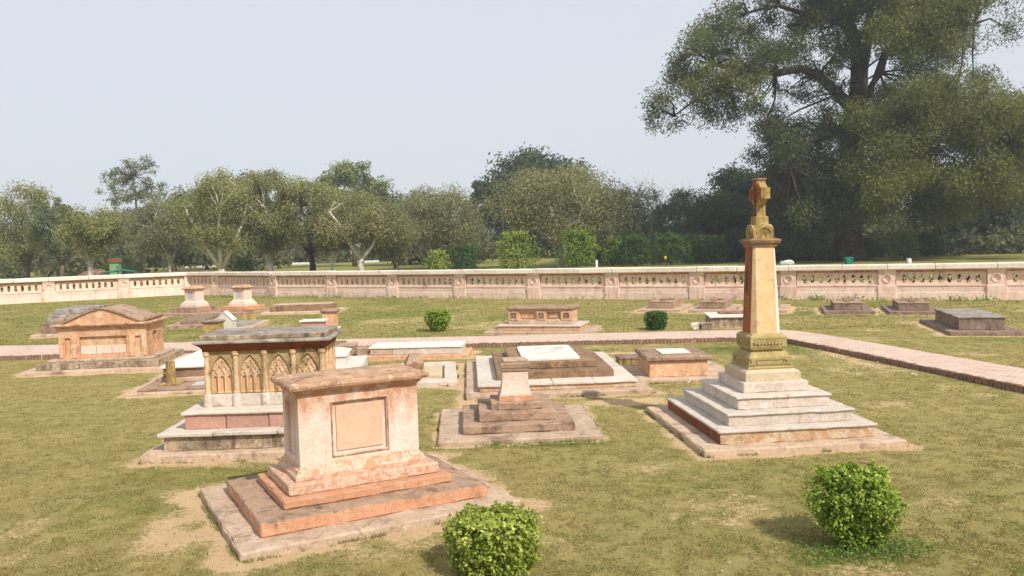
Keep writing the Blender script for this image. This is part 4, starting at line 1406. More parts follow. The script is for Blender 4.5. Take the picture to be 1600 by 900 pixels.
# --- carved chest tomb beyond the path
def carved_tomb():
    t = at('carved', 'chest_tomb', 'pink chest tomb with carved panels and dark rosettes, alone beyond the brick path', None)
    slab(t, 'base_slab', M['slab'], 1.75, 1.05, -0.05, 0.10, 0.16, 0.02, 0.014, 181)
    slab(t, 'step_riser', M['peach'], 1.36, 0.72, 0.10, 0.235, 0.16, 0.012, 0.006, 182)
    slab(t, 'step_tread', M['marble_grey'], 1.40, 0.76, 0.235, 0.285, 0.16, 0.014, 0.006, 183)
    hl, hw = 1.05, 0.42
    slab(t, 'plinth', M['slab'], hl + 0.02, hw + 0.02, 0.285, 0.42, 0.16, 0.012, 0.006, 184)
    b = MB()
    z0, z1 = 0.42, 0.73
    for ang in (0, math.pi):
        st = len(b.v)
        b.holed(-0.72, -0.11, z0, z1, rect(-0.67, -0.16, 0.46, 0.69), -hw, -hw + 0.04, back=False, floor=-hw + 0.04)
        b.holed(0.19, 0.70, z0, z1, rect(0.23, 0.66, 0.46, 0.69), -hw, -hw + 0.05, back=False, floor=-hw + 0.05)
        for x0, x1 in ((-hl, -0.72), (-0.11, 0.19), (0.70, hl)):
            xm = (x0 + x1) / 2
            b.holed(x0, x1, z0, z1, rect(xm - 0.085, xm + 0.085, 0.49, 0.66), -hw - 0.03, -hw + 0.02, back=False, floor=-hw + 0.02)
            b.add([(x0, -hw - 0.03, z0), (x0, -hw - 0.03, z1), (x0, -hw, z1), (x0, -hw, z0), (x1, -hw - 0.03, z0), (x1, -hw - 0.03, z1), (x1, -hw, z1), (x1, -hw, z0)], [(0, 1, 2, 3), (4, 5, 6, 7)])
        b.turn(ang, st)
    for sx in (-1, 1):
        b.add([(sx * hl, -hw - 0.03, z0), (sx * hl, hw + 0.03, z0), (sx * hl, hw + 0.03, z1), (sx * hl, -hw - 0.03, z1)], [(0, 1, 2, 3)])
    b.add([(-hl, -hw, z1), (hl, -hw, z1), (hl, hw, z1), (-hl, hw, z1)], [(0, 1, 2, 3)])
    b.build('body', M['peach'], t)
    for x in (-0.885, 0.04, 0.875):
        ro = MB()
        st = len(ro.v)
        ro.box(x - 0.035, x + 0.035, -hw - 0.022, -hw + 0.03, 0.54, 0.61)
        ro.strip([(x - 0.085, 0.49), (x + 0.085, 0.49), (x + 0.085, 0.66), (x - 0.085, 0.66), (x - 0.085, 0.49)], 0.022, -hw - 0.04, -hw - 0.01)
        ro.build('rosette', M['slab_dark'], t)
    for x0, x1 in ((-0.62, -0.21), (0.27, 0.62)):
        ro = MB()
        ro.strip([(x0, 0.50), (x1, 0.50), (x1, 0.65), (x0, 0.65), (x0, 0.50)], 0.02, -hw + 0.015, -hw + 0.055)
        ro.build('panel_frame', M['slab_dark'] if x0 > 0 else M['peach'], t)
    c = MB()
    c.loft([(hl, hw + 0.02, 0.73), (hl + 0.03, hw + 0.05, 0.74), (hl + 0.05, hw + 0.07, 0.765), (hl + 0.06, hw + 0.08, 0.785), (hl + 0.055, hw + 0.075, 0.83), (hl + 0.03, hw + 0.05, 0.85)], 12, 0.006, 186)
    c.build('top_slab', M['slab_dark'], t)
carved_tomb()

# --- low box tombs by the wall: one built, the others copied
def copy_tree(o, parent=None):
    c = o.copy()
    COL.objects.link(c)
    if parent is not None:
        c.parent = parent
    for ch in [x for x in bpy.data.objects if x.parent == o]:
        copy_tree(ch, c)
    return c

GB = 'low box tombs along the balustrade wall'
def box_tomb(label, mat):
    t = thing('box_tomb', label, 'tomb', (0, 0, 0), 0, GB)
    slab(t, 'base_slab', M['slab'] if mat != 'grey_box' else M['grey_box'], 0.86, 1.45, -0.05, 0.125, 0.18, 0.015, 0.012, 191)
    slab(t, 'box', M[mat], 0.5, 1.0, 0.125, 0.37, 0.18, 0.012, 0.01, 192)
    slab(t, 'lid', M['slab_dark'], 0.515, 1.015, 0.37, 0.40, 0.18, 0.012, 0.01, 193)
    x = MB()
    x.rbox(-0.09, 0.09, -0.75, 0.75, 0.40, 0.43, 0.3, 0.012, 0.004, 194)
    x.rbox(-0.32, -0.092, 0.12, 0.32, 0.40, 0.428, 0.3, 0.012, 0.004, 195)
    x.rbox(0.092, 0.32, 0.12, 0.32, 0.40, 0.428, 0.3, 0.012, 0.004, 196)
    x.build('raised_cross', M['brown'], t)
    return t
bt = box_tomb('low pinkish box tomb by the wall, first from the left of its row', 'slab_dark')
bt2 = box_tomb('low grey box tomb by the wall, first right of the obelisk', 'grey_box')
LBX = {'box2': 'low pinkish box tomb by the wall, second from the left beside the white topped tomb', 'box3': 'low box tomb almost hidden behind the obelisk shaft', 'box5': 'low grey box tomb by the wall with earth round it, second right of the obelisk'}
for key in ('box1', 'box2', 'box3', 'box4', 'box5'):
    o = {'box1': bt, 'box4': bt2}.get(key) or copy_tree(bt if key < 'box4' else bt2)
    f = FOOT[key]
    o.location = (f[0], f[1], 0)
    o.rotation_euler.z = f[2]
    if key in LBX:
        o['label'] = LBX[key]

def dark_tomb():
    t = at('dark', 'box_tomb', 'dark grey box tomb on a wide slab at the right edge beyond the path', None)
    slab(t, 'base_slab', M['grey_box'], 0.95, 1.9, -0.05, 0.11, 0.18, 0.015, 0.012, 201)
    slab(t, 'box', M['grey_box'], 0.6, 1.35, 0.11, 0.44, 0.18, 0.012, 0.01, 202)
    slab(t, 'lid', M['grey_top'], 0.63, 1.38, 0.44, 0.49, 0.18, 0.012, 0.01, 203)
dark_tomb()

def tabletop_tomb():
    t = at('tabletop', 'chest_tomb', 'blotched brown chest tomb with a white top slab, half hidden behind the obelisk', None)
    slab(t, 'body', M['blotch'], 0.70, 0.78, -0.05, 0.33, 0.16, 0.012, 0.008, 211)
    slab(t, 'white_slab', M['marble'], 0.76, 0.85, 0.33, 0.38, 0.18, 0.012, 0.006, 212)
    slab(t, 'broken_slab', M['brown'], 0.42, 0.32, 0.38, 0.44, 0.12, 0.02, 0.015, 213, cx=0.1, cy=0.25)
    s = thing('stone_block', 'small dark grey stone block at the left end of the white topped tomb', 'stone block', (6.22, 27.25, 0), -0.1)
    slab(s, 'stone', M['grey_box'], 0.17, 0.2, -0.04, 0.14, 0.1, 0.02, 0.01, 214)
    slab(s, 'cap', M['grey_top'], 0.18, 0.21, 0.14, 0.2, 0.1, 0.02, 0.01, 215)
    r = MB()
    r.rbox(-0.13, 0.13, -0.12, 0.12, -0.05, 0.2, 0.06, 0.05, 0.06, 216, 4.0)
    o = r.build('rubble_stone', M['whitestone'], None, loc=(5.88, 27.2, 0))
    tag(o, 'pale rough lump of stone beside the small dark block near the path', 'stone')
tabletop_tomb()

# --- the two pedestals by the wall on the left
def twin(key, label, step_mat, seed):
    t = at(key, 'pedestal_tomb', label, 'plaque pedestals near the wall')
    slab(t, 'base_slab', M['slab_dark'], 1.25, 1.5, -0.05, 0.10, 0.18, 0.02, 0.014, seed)
    slab(t, 'step', M[step_mat], 0.72, 0.72, 0.10, 0.33, 0.16, 0.015, 0.01, seed + 1)
    b = MB()
    b.loft([(0.46, 0.46, 0.33), (0.46, 0.46, 0.43), (0.42, 0.42, 0.45), (0.41, 0.41, 0.52), (0.33, 0.33, 0.58), (0.31, 0.31, 0.62)], 8, 0.005, seed + 2)
    b.build('moulded_base', M['tomb_pink'], t)
    die(0.30, 0.30, 0.62, 1.12, [('front', 0.15, 0.72, 1.05)], 0.025).build('shaft', M['tomb_pink'], t)
    p = MB()
    p.box(-0.145, 0.145, -0.287, -0.277, 0.725, 1.045)
    p.build('plaque', M['plaque'], t)
    b = MB()
    b.loft([(0.31, 0.31, 1.12), (0.33, 0.33, 1.135), (0.40, 0.40, 1.17), (0.41, 0.41, 1.20), (0.36, 0.36, 1.225), (0.24, 0.24, 1.30), (0.12, 0.12, 1.31)], 8, 0.005, seed + 3)
    b.build('cap', M['tomb_top'], t)
twin('twin1', 'left one of two pale pedestals with grey plaques near the wall, on a brown step', 'slab_dark', 221)
twin('twin2', 'pale pedestal with a grey plaque near the wall, on an orange step', 'orange_step', 226)

def ledger():
    t = at('ledger', 'ledger_tomb', 'low brown slab tomb with a raised box, lying in front of the left plaque pedestal', None)
    slab(t, 'base_slab', M['slab_dark'], 0.84, 1.75, -0.05, 0.12, 0.18, 0.02, 0.014, 231)
    slab(t, 'raised_box', M['grey_box'], 0.45, 1.15, 0.12, 0.27, 0.18, 0.015, 0.01, 232, cx=0.05)
    slab(t, 'strip_slab', M['slab'], 0.14, 1.6, 0.12, 0.16, 0.18, 0.015, 0.01, 233, cx=0.66)
    t = at('headledger', 'ledger_tomb', 'flat slab grave with pale edging, behind the white gabled marker', None)
    slab(t, 'base_slab', M['slab'], 0.78, 1.45, -0.05, 0.10, 0.18, 0.02, 0.014, 234)
    slab(t, 'grey_slab', M['grey_top'], 0.5, 1.15, 0.10, 0.13, 0.18, 0.012, 0.008, 235)
    h = thing('headstone', 'squat stepped yellowish headstone at the far end of a flat grave', 'headstone', (-10.75, 34.5, 0.0), -0.1)
    mb = MB()
    mb.loft([(0.25, 0.16, -0.05), (0.25, 0.16, 0.08), (0.22, 0.13, 0.10), (0.2, 0.12, 0.3), (0.15, 0.1, 0.34), (0.14, 0.09, 0.46)], 5, 0.012, 236)
    mb.build('stone', M['mustard'], h)
    slab(h, 'cap', M['brown'], 0.15, 0.1, 0.46, 0.5, 0.1, 0.01, 0.006, 237)
    t = at('flat', 'box_tomb', 'long low brown box tomb with a pale top, right of the plaque pedestals', None)
    slab(t, 'base_slab', M['slab'], 1.75, 1.0, -0.05, 0.09, 0.18, 0.02, 0.014, 241)
    b = MB()
    b.loft([(1.42, 0.6, 0.09), (1.42, 0.6, 0.34), (1.36, 0.54, 0.38)], 12, 0.012, 242)
    b.build('body', M['brown'], t)
    b = MB()
    b.loft([(1.36, 0.54, 0.38), (1.1, 0.4, 0.40)], 10, 0.008, 243)
    b.build('top_slab', M['slab'], t)
    g = thing('gabled_marker', 'small bright white house shaped marker behind the gothic tomb', 'grave marker', (-10.15, 29.9, 0), 0.0)
    mb = MB()
    mb.prism([(-0.29, -0.05), (0.29, -0.05), (0.29, 0.50), (0, 0.79), (-0.29, 0.50)], -0.2, 0.2)
    mb.build('body', M['white'], g)
    mb = MB()
    mb.prism([(0.31, 0.485), (0.31, 0.515), (0, 0.825), (-0.31, 0.515), (-0.31, 0.485), (0, 0.795)], -0.22, 0.22)
    mb.build('roof', M['white'], g)
    c = thing('pillar_tomb', 'weathered yellowish pillar with a brown cap left of the white gabled marker', 'tomb', (-10.25, 28.9, 0), -0.1)
    die(0.25, 0.25, -0.05, 0.50, [('right', 0.13, 0.08, 0.42)], 0.03).build('body', M['mustard'], c)
    b = MB()
    b.loft([(0.26, 0.26, 0.50), (0.30, 0.30, 0.53), (0.31, 0.31, 0.57), (0.24, 0.24, 0.60)], 5, 0.006, 245)
    b.build('cap', M['slab_dark'], c)
    a = thing('chest_tomb', 'small pink chest with a white marble lid, behind the gothic tomb', 'tomb', (-7.2, 30.55, 0), 0.0)
    slab(a, 'footing', M['white'], 0.85, 0.6, -0.05, 0.06, 0.2, 0.012, 0.006, 246)
    slab(a, 'body', M['pink_block'], 0.38, 0.28, 0.06, 0.32, 0.16, 0.012, 0.006, 247)
    slab(a, 'lid', M['marble'], 0.46, 0.35, 0.32, 0.37, 0.16, 0.012, 0.006, 248)
    b_ = thing('pedestal_tomb', 'plain pink pedestal with a flat brown cap behind the small white lidded chest', 'tomb', (-6.85, 31.7, 0), 0.0)
    die(0.24, 0.24, -0.05, 0.52, [('right', 0.12, 0.1, 0.42)], 0.02).build('shaft', M['peach'], b_)
    b = MB()
    b.loft([(0.25, 0.25, 0.52), (0.30, 0.30, 0.55), (0.32, 0.32, 0.60), (0.28, 0.28, 0.66), (0.2, 0.2, 0.68)], 6, 0.006, 249)
    b.build('cap', M['slab_dark'], b_)
ledger()
# ---------------------------------------------------------------- foliage
GT = 'trees beyond the balustrade wall'
GB2 = 'bushes beyond the balustrade wall'

def clump_points(centres, radii, n, rng, flat=0.75, shell=0.5):
    w = radii ** 2
    idx = rng.choice(len(centres), n, p=w / w.sum())
    d = rng.normal(size=(n, 3))
    d /= np.linalg.norm(d, axis=1)[:, None]
    r = rng.uniform(0, 1, n) ** shell
    # ragged outline: some twigs stand out
    r = r * np.where(rng.random(n) < 0.12, rng.uniform(1.0, 1.45, n), 1.0)
    off = d * (r * radii[idx])[:, None]
    off[:, 2] *= flat
    return centres[idx] + off, idx, d

def tree(name, label, x, y, top, base, hw, mat, bark, seed, n=9000, leaf=0.235, forks=4, trunk_r=0.22, split=None, spread=0.5, clumps=60, lean=0.0, airy=0.0, droop=0.0, bare=False, twigs=1.0):
    rng = np.random.default_rng(seed)
    rr = random.Random(seed)
    t = thing(name, label, 'tree', (x, y, 0), 0, GT)
    H = top
    hw *= 1.12
    n = int(n * 2.2)
    base *= 0.95 if bark is M['bark_white'] else 0.75
    trunk_r *= 1.3 if bark is M['bark_white'] else 1.05
    z0 = max(base, 0.8)
    cz, rz = (z0 + H) / 2, (H - z0) / 2
    split = split or max(0.6, z0 * 0.7)
    # crown: clumps in an uneven ellipsoid
    C, Rr = [], []
    lob = [(rr.uniform(0, 6.28), rr.uniform(-0.4, 0.7), rr.uniform(0.75, 1.15)) for _ in range(7)]
    while len(C) < clumps:
        d = rng.normal(size=3)
        d /= np.linalg.norm(d)
        q = rng.uniform(0.25, 1) ** 0.55
        th = math.atan2(d[1], d[0])
        k = 0.82
        for a, e, s in lob:
            k += 0.22 * (s - 0.9) * math.cos(th - a) * (1 - abs(d[2] - e))
        p = np.array([d[0] * hw * q * k * 1.02, d[1] * hw * q * k * 0.85, cz + d[2] * rz * q * (0.86 + 0.14 * k)])
        p[0] += lean * (p[2] / H)
        if p[2] < z0 * 0.6:
            continue
        C.append(p)
        Rr.append(hw * rng.uniform(0.20, 0.36) * (1 - 0.45 * airy))
    C, Rr = np.array(C), np.array(Rr)
    C[:, 2] = np.minimum(C[:, 2], H - Rr * 0.6)
    # trunk and limbs
    mb = MB()
    bent = lambda: rr.uniform(-0.12, 0.12)
    if forks <= 1:
        pts = [(0, 0, -0.2)] + [(lean * (k / 5) ** 1.5 + bent() * hw * 0.4, bent(), H * 0.8 * k / 5) for k in range(1, 6)]
        mb.tube(pts, [trunk_r * (1.25 - 0.2 * k) for k in range(6)], 7)
        heads = [pts[3], pts[4], pts[5]]
    else:
        fx = lean * 0.15
        mb.tube([(0, 0, -0.2), (bent(), bent(), split * 0.5), (fx, 0, split)], [trunk_r * 1.25, trunk_r * 1.02, trunk_r * 0.95], 8)
        heads = []
        for k in range(forks):
            a = 2 * math.pi * (k + rr.uniform(-0.2, 0.2)) / forks
            o = spread * hw * rr.uniform(0.65, 1.1)
            hz = split + (cz + 0.25 * rz - split) * rr.uniform(0.65, 1.05)
            end = (fx + math.cos(a) * o + lean * 0.5, math.sin(a) * o * 0.7, hz)
            m1 = (fx + math.cos(a) * o * 0.42 + bent() * 2, math.sin(a) * o * 0.3, split + (hz - split) * 0.33)
            m2 = (fx + math.cos(a) * o * 0.72 + bent() * 3, math.sin(a) * o * 0.5, split + (hz - split) * 0.68)
            mb.tube([(fx, 0, split - 0.15), m1, m2, end], [trunk_r * 0.72, trunk_r * 0.55, trunk_r * 0.4, trunk_r * 0.22], 6)
            heads += [m2, end, m1]
    hd = np.array(heads)
    nb = int(len(C) * twigs)
    for c in C[:nb]:
        h = hd[np.argmin(np.linalg.norm(hd - c, axis=1) + rng.uniform(0, 0.5, len(hd)))]
        mid = (h + c) / 2 + rng.normal(size=3) * 0.18 + np.array([0, 0, 0.15])
        mb.tube([tuple(h), tuple(mid), tuple(c)], [trunk_r * 0.24, trunk_r * 0.16, trunk_r * 0.07], 4)
        if bare:
            for _ in range(6):
                e = c + rng.normal(size=3) * hw * 0.22 + np.array([0, 0, hw * 0.08])
                m2 = (c + e) / 2 + rng.normal(size=3) * 0.15
                mb.tube([tuple(c), tuple(m2), tuple(e)], [trunk_r * 0.11, trunk_r * 0.08, trunk_r * 0.035], 3)
    mb.build('trunk', bark, t, smooth=True)
    P, idx, d = clump_points(C, Rr, n, rng, 0.8 + 0.5 * droop, 0.55 + 0.3 * airy)
    V, F = leaves(P, leaf, rng, 1.7, normals=d * 0.9 + np.array([0, 0, 0.6]))
    ct = rng.uniform(0, 1, len(C))
    tint = np.clip(0.65 * ct[idx] + 0.3 * rng.random(n) + rng.normal(0, 0.08, n), 0, 1)
    mesh_np('crown', V, F, mat, t, tint)
    return t

T = [
 ('young_tree', 'olive tree with a pale bent trunk left of the green shed, beyond the wall', -43.8, 88, 7.9, 3.1, 3.9, 'olive', 'bark_white', dict(forks=3, lean=1.0, n=7000)),
 ('tall_tree', 'tall thin airy grey green tree rising highest on the left skyline', -57.2, 130, 18.2, 4.0, 5.3, 'grey', 'bark_grey', dict(forks=1, airy=1.0, n=5200, leaf=0.30, clumps=190, trunk_r=0.26)),
 ('olive_tree', 'bushy olive brown tree with slim stem between the shed and the forked white tree', -41.5, 103, 9.7, 2.2, 4.9, 'brownish', 'bark_white', dict(forks=3, n=9000, trunk_r=0.15)),
 ('forked_tree', 'tree with several white stems forking low behind the left end of the wall', -31.5, 92, 11.9, 2.8, 4.5, 'olive', 'bark_white', dict(forks=5, split=0.9, spread=0.75, n=9000, trunk_r=0.30)),
 ('pale_trunk_tree', 'tall olive brown tree with a straight pale trunk, right of the white forked one', -27.1, 95, 12.0, 2.6, 3.9, 'brownish', 'bark_white', dict(forks=4, split=1.6, n=9000, trunk_r=0.32)),
 ('dark_trunk_tree', 'leaning olive tree with a dark trunk left of centre', -21.6, 92, 10.8, 3.4, 4.4, 'olive', 'bark_dark', dict(forks=4, split=2.2, lean=-0.9, n=9000, trunk_r=0.30)),
 ('flat_topped_tree', 'light green flat topped tree showing above the olive trees left of centre', -22.5, 122, 14.9, 8.6, 5.6, 'pale', 'bark_grey', dict(forks=5, split=6.0, n=8000, leaf=0.38, airy=0.5, trunk_r=0.3)),
 ('white_forked_tree', 'wide brownish tree with a white trunk forked in two, left of centre', -15.9, 90, 8.9, 3.0, 5.4, 'brownish', 'bark_white', dict(forks=3, split=1.6, spread=0.7, n=11000, trunk_r=0.26)),
 ('slim_tree', 'small slim pale stemmed tree beside the white forked trunk', -19.2, 91, 5.2, 2.4, 2.2, 'olive', 'bark_white', dict(forks=3, split=1.4, n=3500, trunk_r=0.11)),
 ('bent_tree', 'low tree with a bent grey trunk arching left, left of centre', -12.8, 94, 7.2, 2.5, 3.8, 'brownish', 'bark_grey', dict(forks=3, split=1.5, lean=-2.2, n=7500, trunk_r=0.26)),
 ('brown_tree', 'broad brownish green tree behind the lime bush near the centre', -7.5, 100, 9.8, 2.4, 5.8, 'brownish', 'bark_grey', dict(forks=4, n=12000, trunk_r=0.26)),
 ('dense_tree', 'dark dense rounded tree forming the highest dome on the centre skyline', 4.2, 150, 19.2, 5.0, 10.5, 'dark', 'bark_dark', dict(forks=5, n=14000, leaf=0.55, clumps=70, trunk_r=0.5)),
 ('small_dark_tree', 'smaller dark tree left of the dark dome on the skyline', -4.8, 150, 13.8, 6.0, 3.6, 'dark', 'bark_dark', dict(forks=3, n=4500, leaf=0.5, clumps=30)),
 ('spreading_tree', 'large spreading olive brown tree with a mottled pale trunk at centre', 5.6, 92, 10.9, 3.2, 7.2, 'brownish', 'bark_white', dict(forks=6, split=2.4, spread=0.7, n=17000, clumps=95, trunk_r=0.34)),
 ('bare_tree', 'nearly bare tree with tangled grey branches right of centre', 15.9, 110, 10.6, 4.5, 3.9, 'grey', 'bark_grey', dict(forks=5, split=3.0, spread=0.8, n=900, leaf=0.3, clumps=26, trunk_r=0.26, bare=True)),
 ('grey_tree', 'grey olive tree with bare upper twigs between the bare tree and the big tree', 19.6, 100, 8.6, 1.6, 4.6, 'grey', 'bark_grey', dict(forks=5, split=1.6, n=8500, airy=0.4, clumps=60, bare=True)),
 ('low_tree', 'dull olive tree just left of the obelisk cross on the skyline', 24.6, 99, 8.4, 1.2, 4.6, 'wood', 'bark_dark', dict(forks=4, n=11000)),
 ('shady_tree', 'dark green tree merging with the left edge of the big tree', 32.5, 112, 13.4, 1.2, 6.6, 'dark', 'bark_dark', dict(forks=5, n=16000, leaf=0.4, clumps=80)),
 ('edge_tree', 'olive tree at the far left edge of the view', -56.5, 99, 11.3, 2.6, 4.6, 'olive', 'bark_grey', dict(forks=4, n=8000)),
 ('tall_edge_tree', 'grey green tree with thin crown near the left edge behind the shed', -50.8, 96, 9.4, 3.2, 3.0, 'grey', 'bark_grey', dict(forks=4, n=5500, airy=0.6)),
 ('back_tree', 'hazy grey green tree in the back row behind the white stems', -46.0, 128, 12.4, 2.6, 6.0, 'grey', 'bark_grey', dict(forks=4, n=9000, leaf=0.42)),
 ('back_tree', 'hazy round tree in the back row behind the pale trunk', -38.2, 124, 13.8, 3.0, 5.4, 'wood', 'bark_grey', dict(forks=4, n=9000, leaf=0.42)),
 ('back_tree', 'grey brown tree in the back row at the dip of the skyline', -14.6, 122, 10.6, 2.2, 5.2, 'grey', 'bark_grey', dict(forks=4, n=9000, leaf=0.42, bare=True)),
 ('back_tree', 'dull green tree in the back row behind the bare tree', 15.5, 138, 10.8, 1.6, 6.6, 'wood', 'bark_grey', dict(forks=4, n=9500, leaf=0.45)),
 ('back_tree', 'dark tree in the back row under the big tree on the right', 44.0, 118, 13.0, 1.0, 8.0, 'dark', 'bark_dark', dict(forks=4, n=13000, leaf=0.5)),
 ('back_tree', 'dark tree at the far right edge behind the big tree', 60.0, 112, 12.0, 1.0, 8.0, 'dark', 'bark_dark', dict(forks=4, n=12000, leaf=0.5)),
]
for i, (nm, lb, x, y, top, base, hw, mt, bk, kw) in enumerate(T):
    tree(nm, lb, x, y, top, base, hw, L[mt], M[bk], 100 + i, **kw)

def big_tree():
    """old tree at right; local x,z metres about the foot of its trunk"""
    rng = np.random.default_rng(7)
    t = thing('big_tree', 'huge old tree with a fluted brown trunk and drooping limbs at the right', 'tree', (35.0, 88, 0), 0, GT)
    k = 0.0665
    def W(px, py, dy=0.0):
        return ((px - 1320) * k, dy, (405 - py) * k - (px - 1320) * k * 0.0285)
    mb = MB()
    mb.tube([(0.1, 0, -0.3), (0.05, 0, 0.8), (-0.05, 0, 2.5), (0.1, 0, 5.5), (0.3, 0, 9.5), (0.6, 0.2, 13.5), W(1336, 165)], [2.1, 1.55, 1.3, 1.2, 1.15, 1.1, 1.0], 22, 0, 0.16)
    for kk in range(7):
        a = kk * 0.9 + 0.3
        mb.tube([(math.cos(a) * 2.3, math.sin(a) * 2.3, -0.25), (math.cos(a) * 1.5, math.sin(a) * 1.5, 0.55), (math.cos(a) * 1.05, math.sin(a) * 1.05, 2.2)], [0.35, 0.4, 0.3], 7)
    mb.build('trunk', M['bark_big'], t, smooth=True)
    limbs = [
        ([W(1334, 170), W(1330, 120, -1), W(1325, 70, -1.5), W(1300, 45, -2), W(1260, 42, -2.5), W(1215, 55, -3)], [0.85, 0.7, 0.55, 0.42, 0.3, 0.15]),
        ([W(1326, 168), W(1300, 150, -1), W(1265, 125, -2), W(1235, 116, -2.5), W(1195, 125, -3), W(1150, 120, -3.5), W(1100, 115, -4), W(1055, 135, -4)], [0.7, 0.55, 0.48, 0.42, 0.36, 0.28, 0.2, 0.1]),
        ([W(1150, 120, -3.5), W(1110, 150, -4), W(1075, 165, -4), W(1040, 190, -4)], [0.24, 0.18, 0.12, 0.06]),
        ([W(1340, 165), W(1350, 110, 1), W(1362, 60, 1.5), W(1370, 0, 2), W(1375, -60, 2)], [0.75, 0.6, 0.5, 0.4, 0.25]),
        ([W(1352, 150, 0.5), W(1380, 110, 1.5), W(1392, 80, 2), W(1430, 50, 2.5), W(1475, 35, 3), W(1540, 30, 3)], [0.6, 0.52, 0.45, 0.36, 0.28, 0.15]),
        ([W(1325, 70, -1.5), W(1300, 0, -2), W(1270, -50, -2.5)], [0.45, 0.35, 0.18]),
        ([W(1362, 60, 1.5), W(1330, 20, 3), W(1310, -40, 4)], [0.36, 0.28, 0.15]),
        ([W(1340, 190), W(1390, 200, -3), W(1440, 190, -5), W(1500, 215, -6)], [0.5, 0.4, 0.3, 0.15]),
        ([W(1320, 200), W(1275, 215, -3), W(1230, 230, -5), W(1200, 265, -6)], [0.5, 0.4, 0.26, 0.12]),
        ([W(1335, 185), W(1345, 205, 4), W(1370, 215, 8)], [0.5, 0.4, 0.2]),
        ([W(1260, 42, -2.5), W(1200, 25, -3), W(1150, 40, -4)], [0.28, 0.2, 0.1]),
        ([W(1330, 195), W(1340, 215, -5), W(1350, 245, -8.5)], [0.5, 0.36, 0.16]),
    ]
    lb = MB()
    for pts, rd in limbs:
        lb.tube(pts, rd, 8)
    # clumps: px, py, radius px, depth offset (m), foliage kind (0 dark, 1 yellow green with sunlight painted in)
    cl = []
    R_ = random.Random(3)
    def cloud(n, x0, x1, y0, y1, r0, r1, d0, d1, kind, inside=None):
        c = 0
        while c < n:
            x, y = R_.uniform(x0, x1), R_.uniform(y0, y1)
            if inside and not inside(x, y):
                continue
            cl.append((x, y, R_.uniform(r0, r1), R_.uniform(d0, d1), kind))
            c += 1
    # left hanging lobe
    def left(x, y):
        up = 20 + max(0, (1130 - x)) * 0.95 + max(0, (1040 - x)) * 1.6
        low = 175 + (1040 - x) * 0.45 if x < 1090 else (185 if x < 1180 else 120)
        return y > up and y < low
    cloud(64, 1010, 1200, 10, 205, 13, 26, -6, 3, 0, left)
    for x, y, r in ((1008, 188, 11), (1018, 200, 12), (1036, 205, 13), (1052, 196, 13), (1075, 172, 14), (1110, 182, 13), (1137, 190, 11), (1150, 178, 14), (1170, 170, 14), (1022, 165, 15), (1040, 130, 16), (1062, 95, 17), (1085, 60, 16), (1105, 30, 14), (1140, 25, 16), (1165, 8, 15)):
        cl.append((x, y, r, R_.uniform(-5, 1), 0))
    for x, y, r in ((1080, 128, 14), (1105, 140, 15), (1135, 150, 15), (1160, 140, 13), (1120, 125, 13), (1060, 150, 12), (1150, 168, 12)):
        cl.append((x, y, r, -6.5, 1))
    # middle veil under the arched limb
    cloud(26, 1180, 1310, 140, 215, 11, 20, -4, 4, 0)
    cloud(42, 1170, 1330, -40, 110, 14, 28, -7, 5, 0, lambda x, y: y < 95 or x < 1230)
    cloud(16, 1225, 1325, 60, 145, 10, 17, -2, 5, 0)
    # upper crown
    cloud(60, 1200, 1560, -110, 20, 20, 40, -9, 9, 0)
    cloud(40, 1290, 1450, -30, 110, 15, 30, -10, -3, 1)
    cloud(34, 1400, 1600, 20, 190, 15, 30, -2, 8, 0)
    cloud(12, 1370, 1470, 120, 175, 12, 20, 2, 8, 0)
    # low drooping skirt
    def skirt(x, y):
        up = 215 - (x - 1190) * 0.32 if x < 1330 else 160
        low = 400 if x < 1260 else (345 if x < 1360 else 330)
        return y > up and y < low
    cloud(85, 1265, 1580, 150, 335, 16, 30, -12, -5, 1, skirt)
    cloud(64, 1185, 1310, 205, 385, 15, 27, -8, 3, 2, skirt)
    cloud(60, 1300, 1600, 165, 330, 18, 32, -4, 6, 0, skirt)
    cloud(30, 1420, 1640, 160, 330, 20, 34, -8, 4, 0)
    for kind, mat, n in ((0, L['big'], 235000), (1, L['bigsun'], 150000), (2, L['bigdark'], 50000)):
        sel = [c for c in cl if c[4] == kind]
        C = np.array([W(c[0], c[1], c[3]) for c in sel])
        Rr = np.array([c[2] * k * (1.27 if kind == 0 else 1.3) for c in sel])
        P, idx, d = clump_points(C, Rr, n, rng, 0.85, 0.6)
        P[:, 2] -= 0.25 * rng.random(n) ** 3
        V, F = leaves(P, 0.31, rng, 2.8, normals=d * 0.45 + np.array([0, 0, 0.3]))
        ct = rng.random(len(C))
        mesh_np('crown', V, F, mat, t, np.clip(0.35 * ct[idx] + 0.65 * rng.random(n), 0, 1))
        pts = np.array([p for ps, _ in limbs for p in ps] + [W(1334, 170 + 20 * q) for q in range(5)])
        for c in C[::2]:
            j = np.argmin(np.linalg.norm(pts - c, axis=1))
            if np.linalg.norm(pts[j] - c) > 9:
                continue
            m = (pts[j] + c) / 2 + rng.normal(size=3) * 0.4 + np.array([0, 0, 0.4])
            lb.tube([tuple(pts[j]), tuple(m), tuple(c)], [0.14, 0.09, 0.04], 4)
    lb.build('limbs', M['bark_dark'], t, smooth=True)
big_tree()

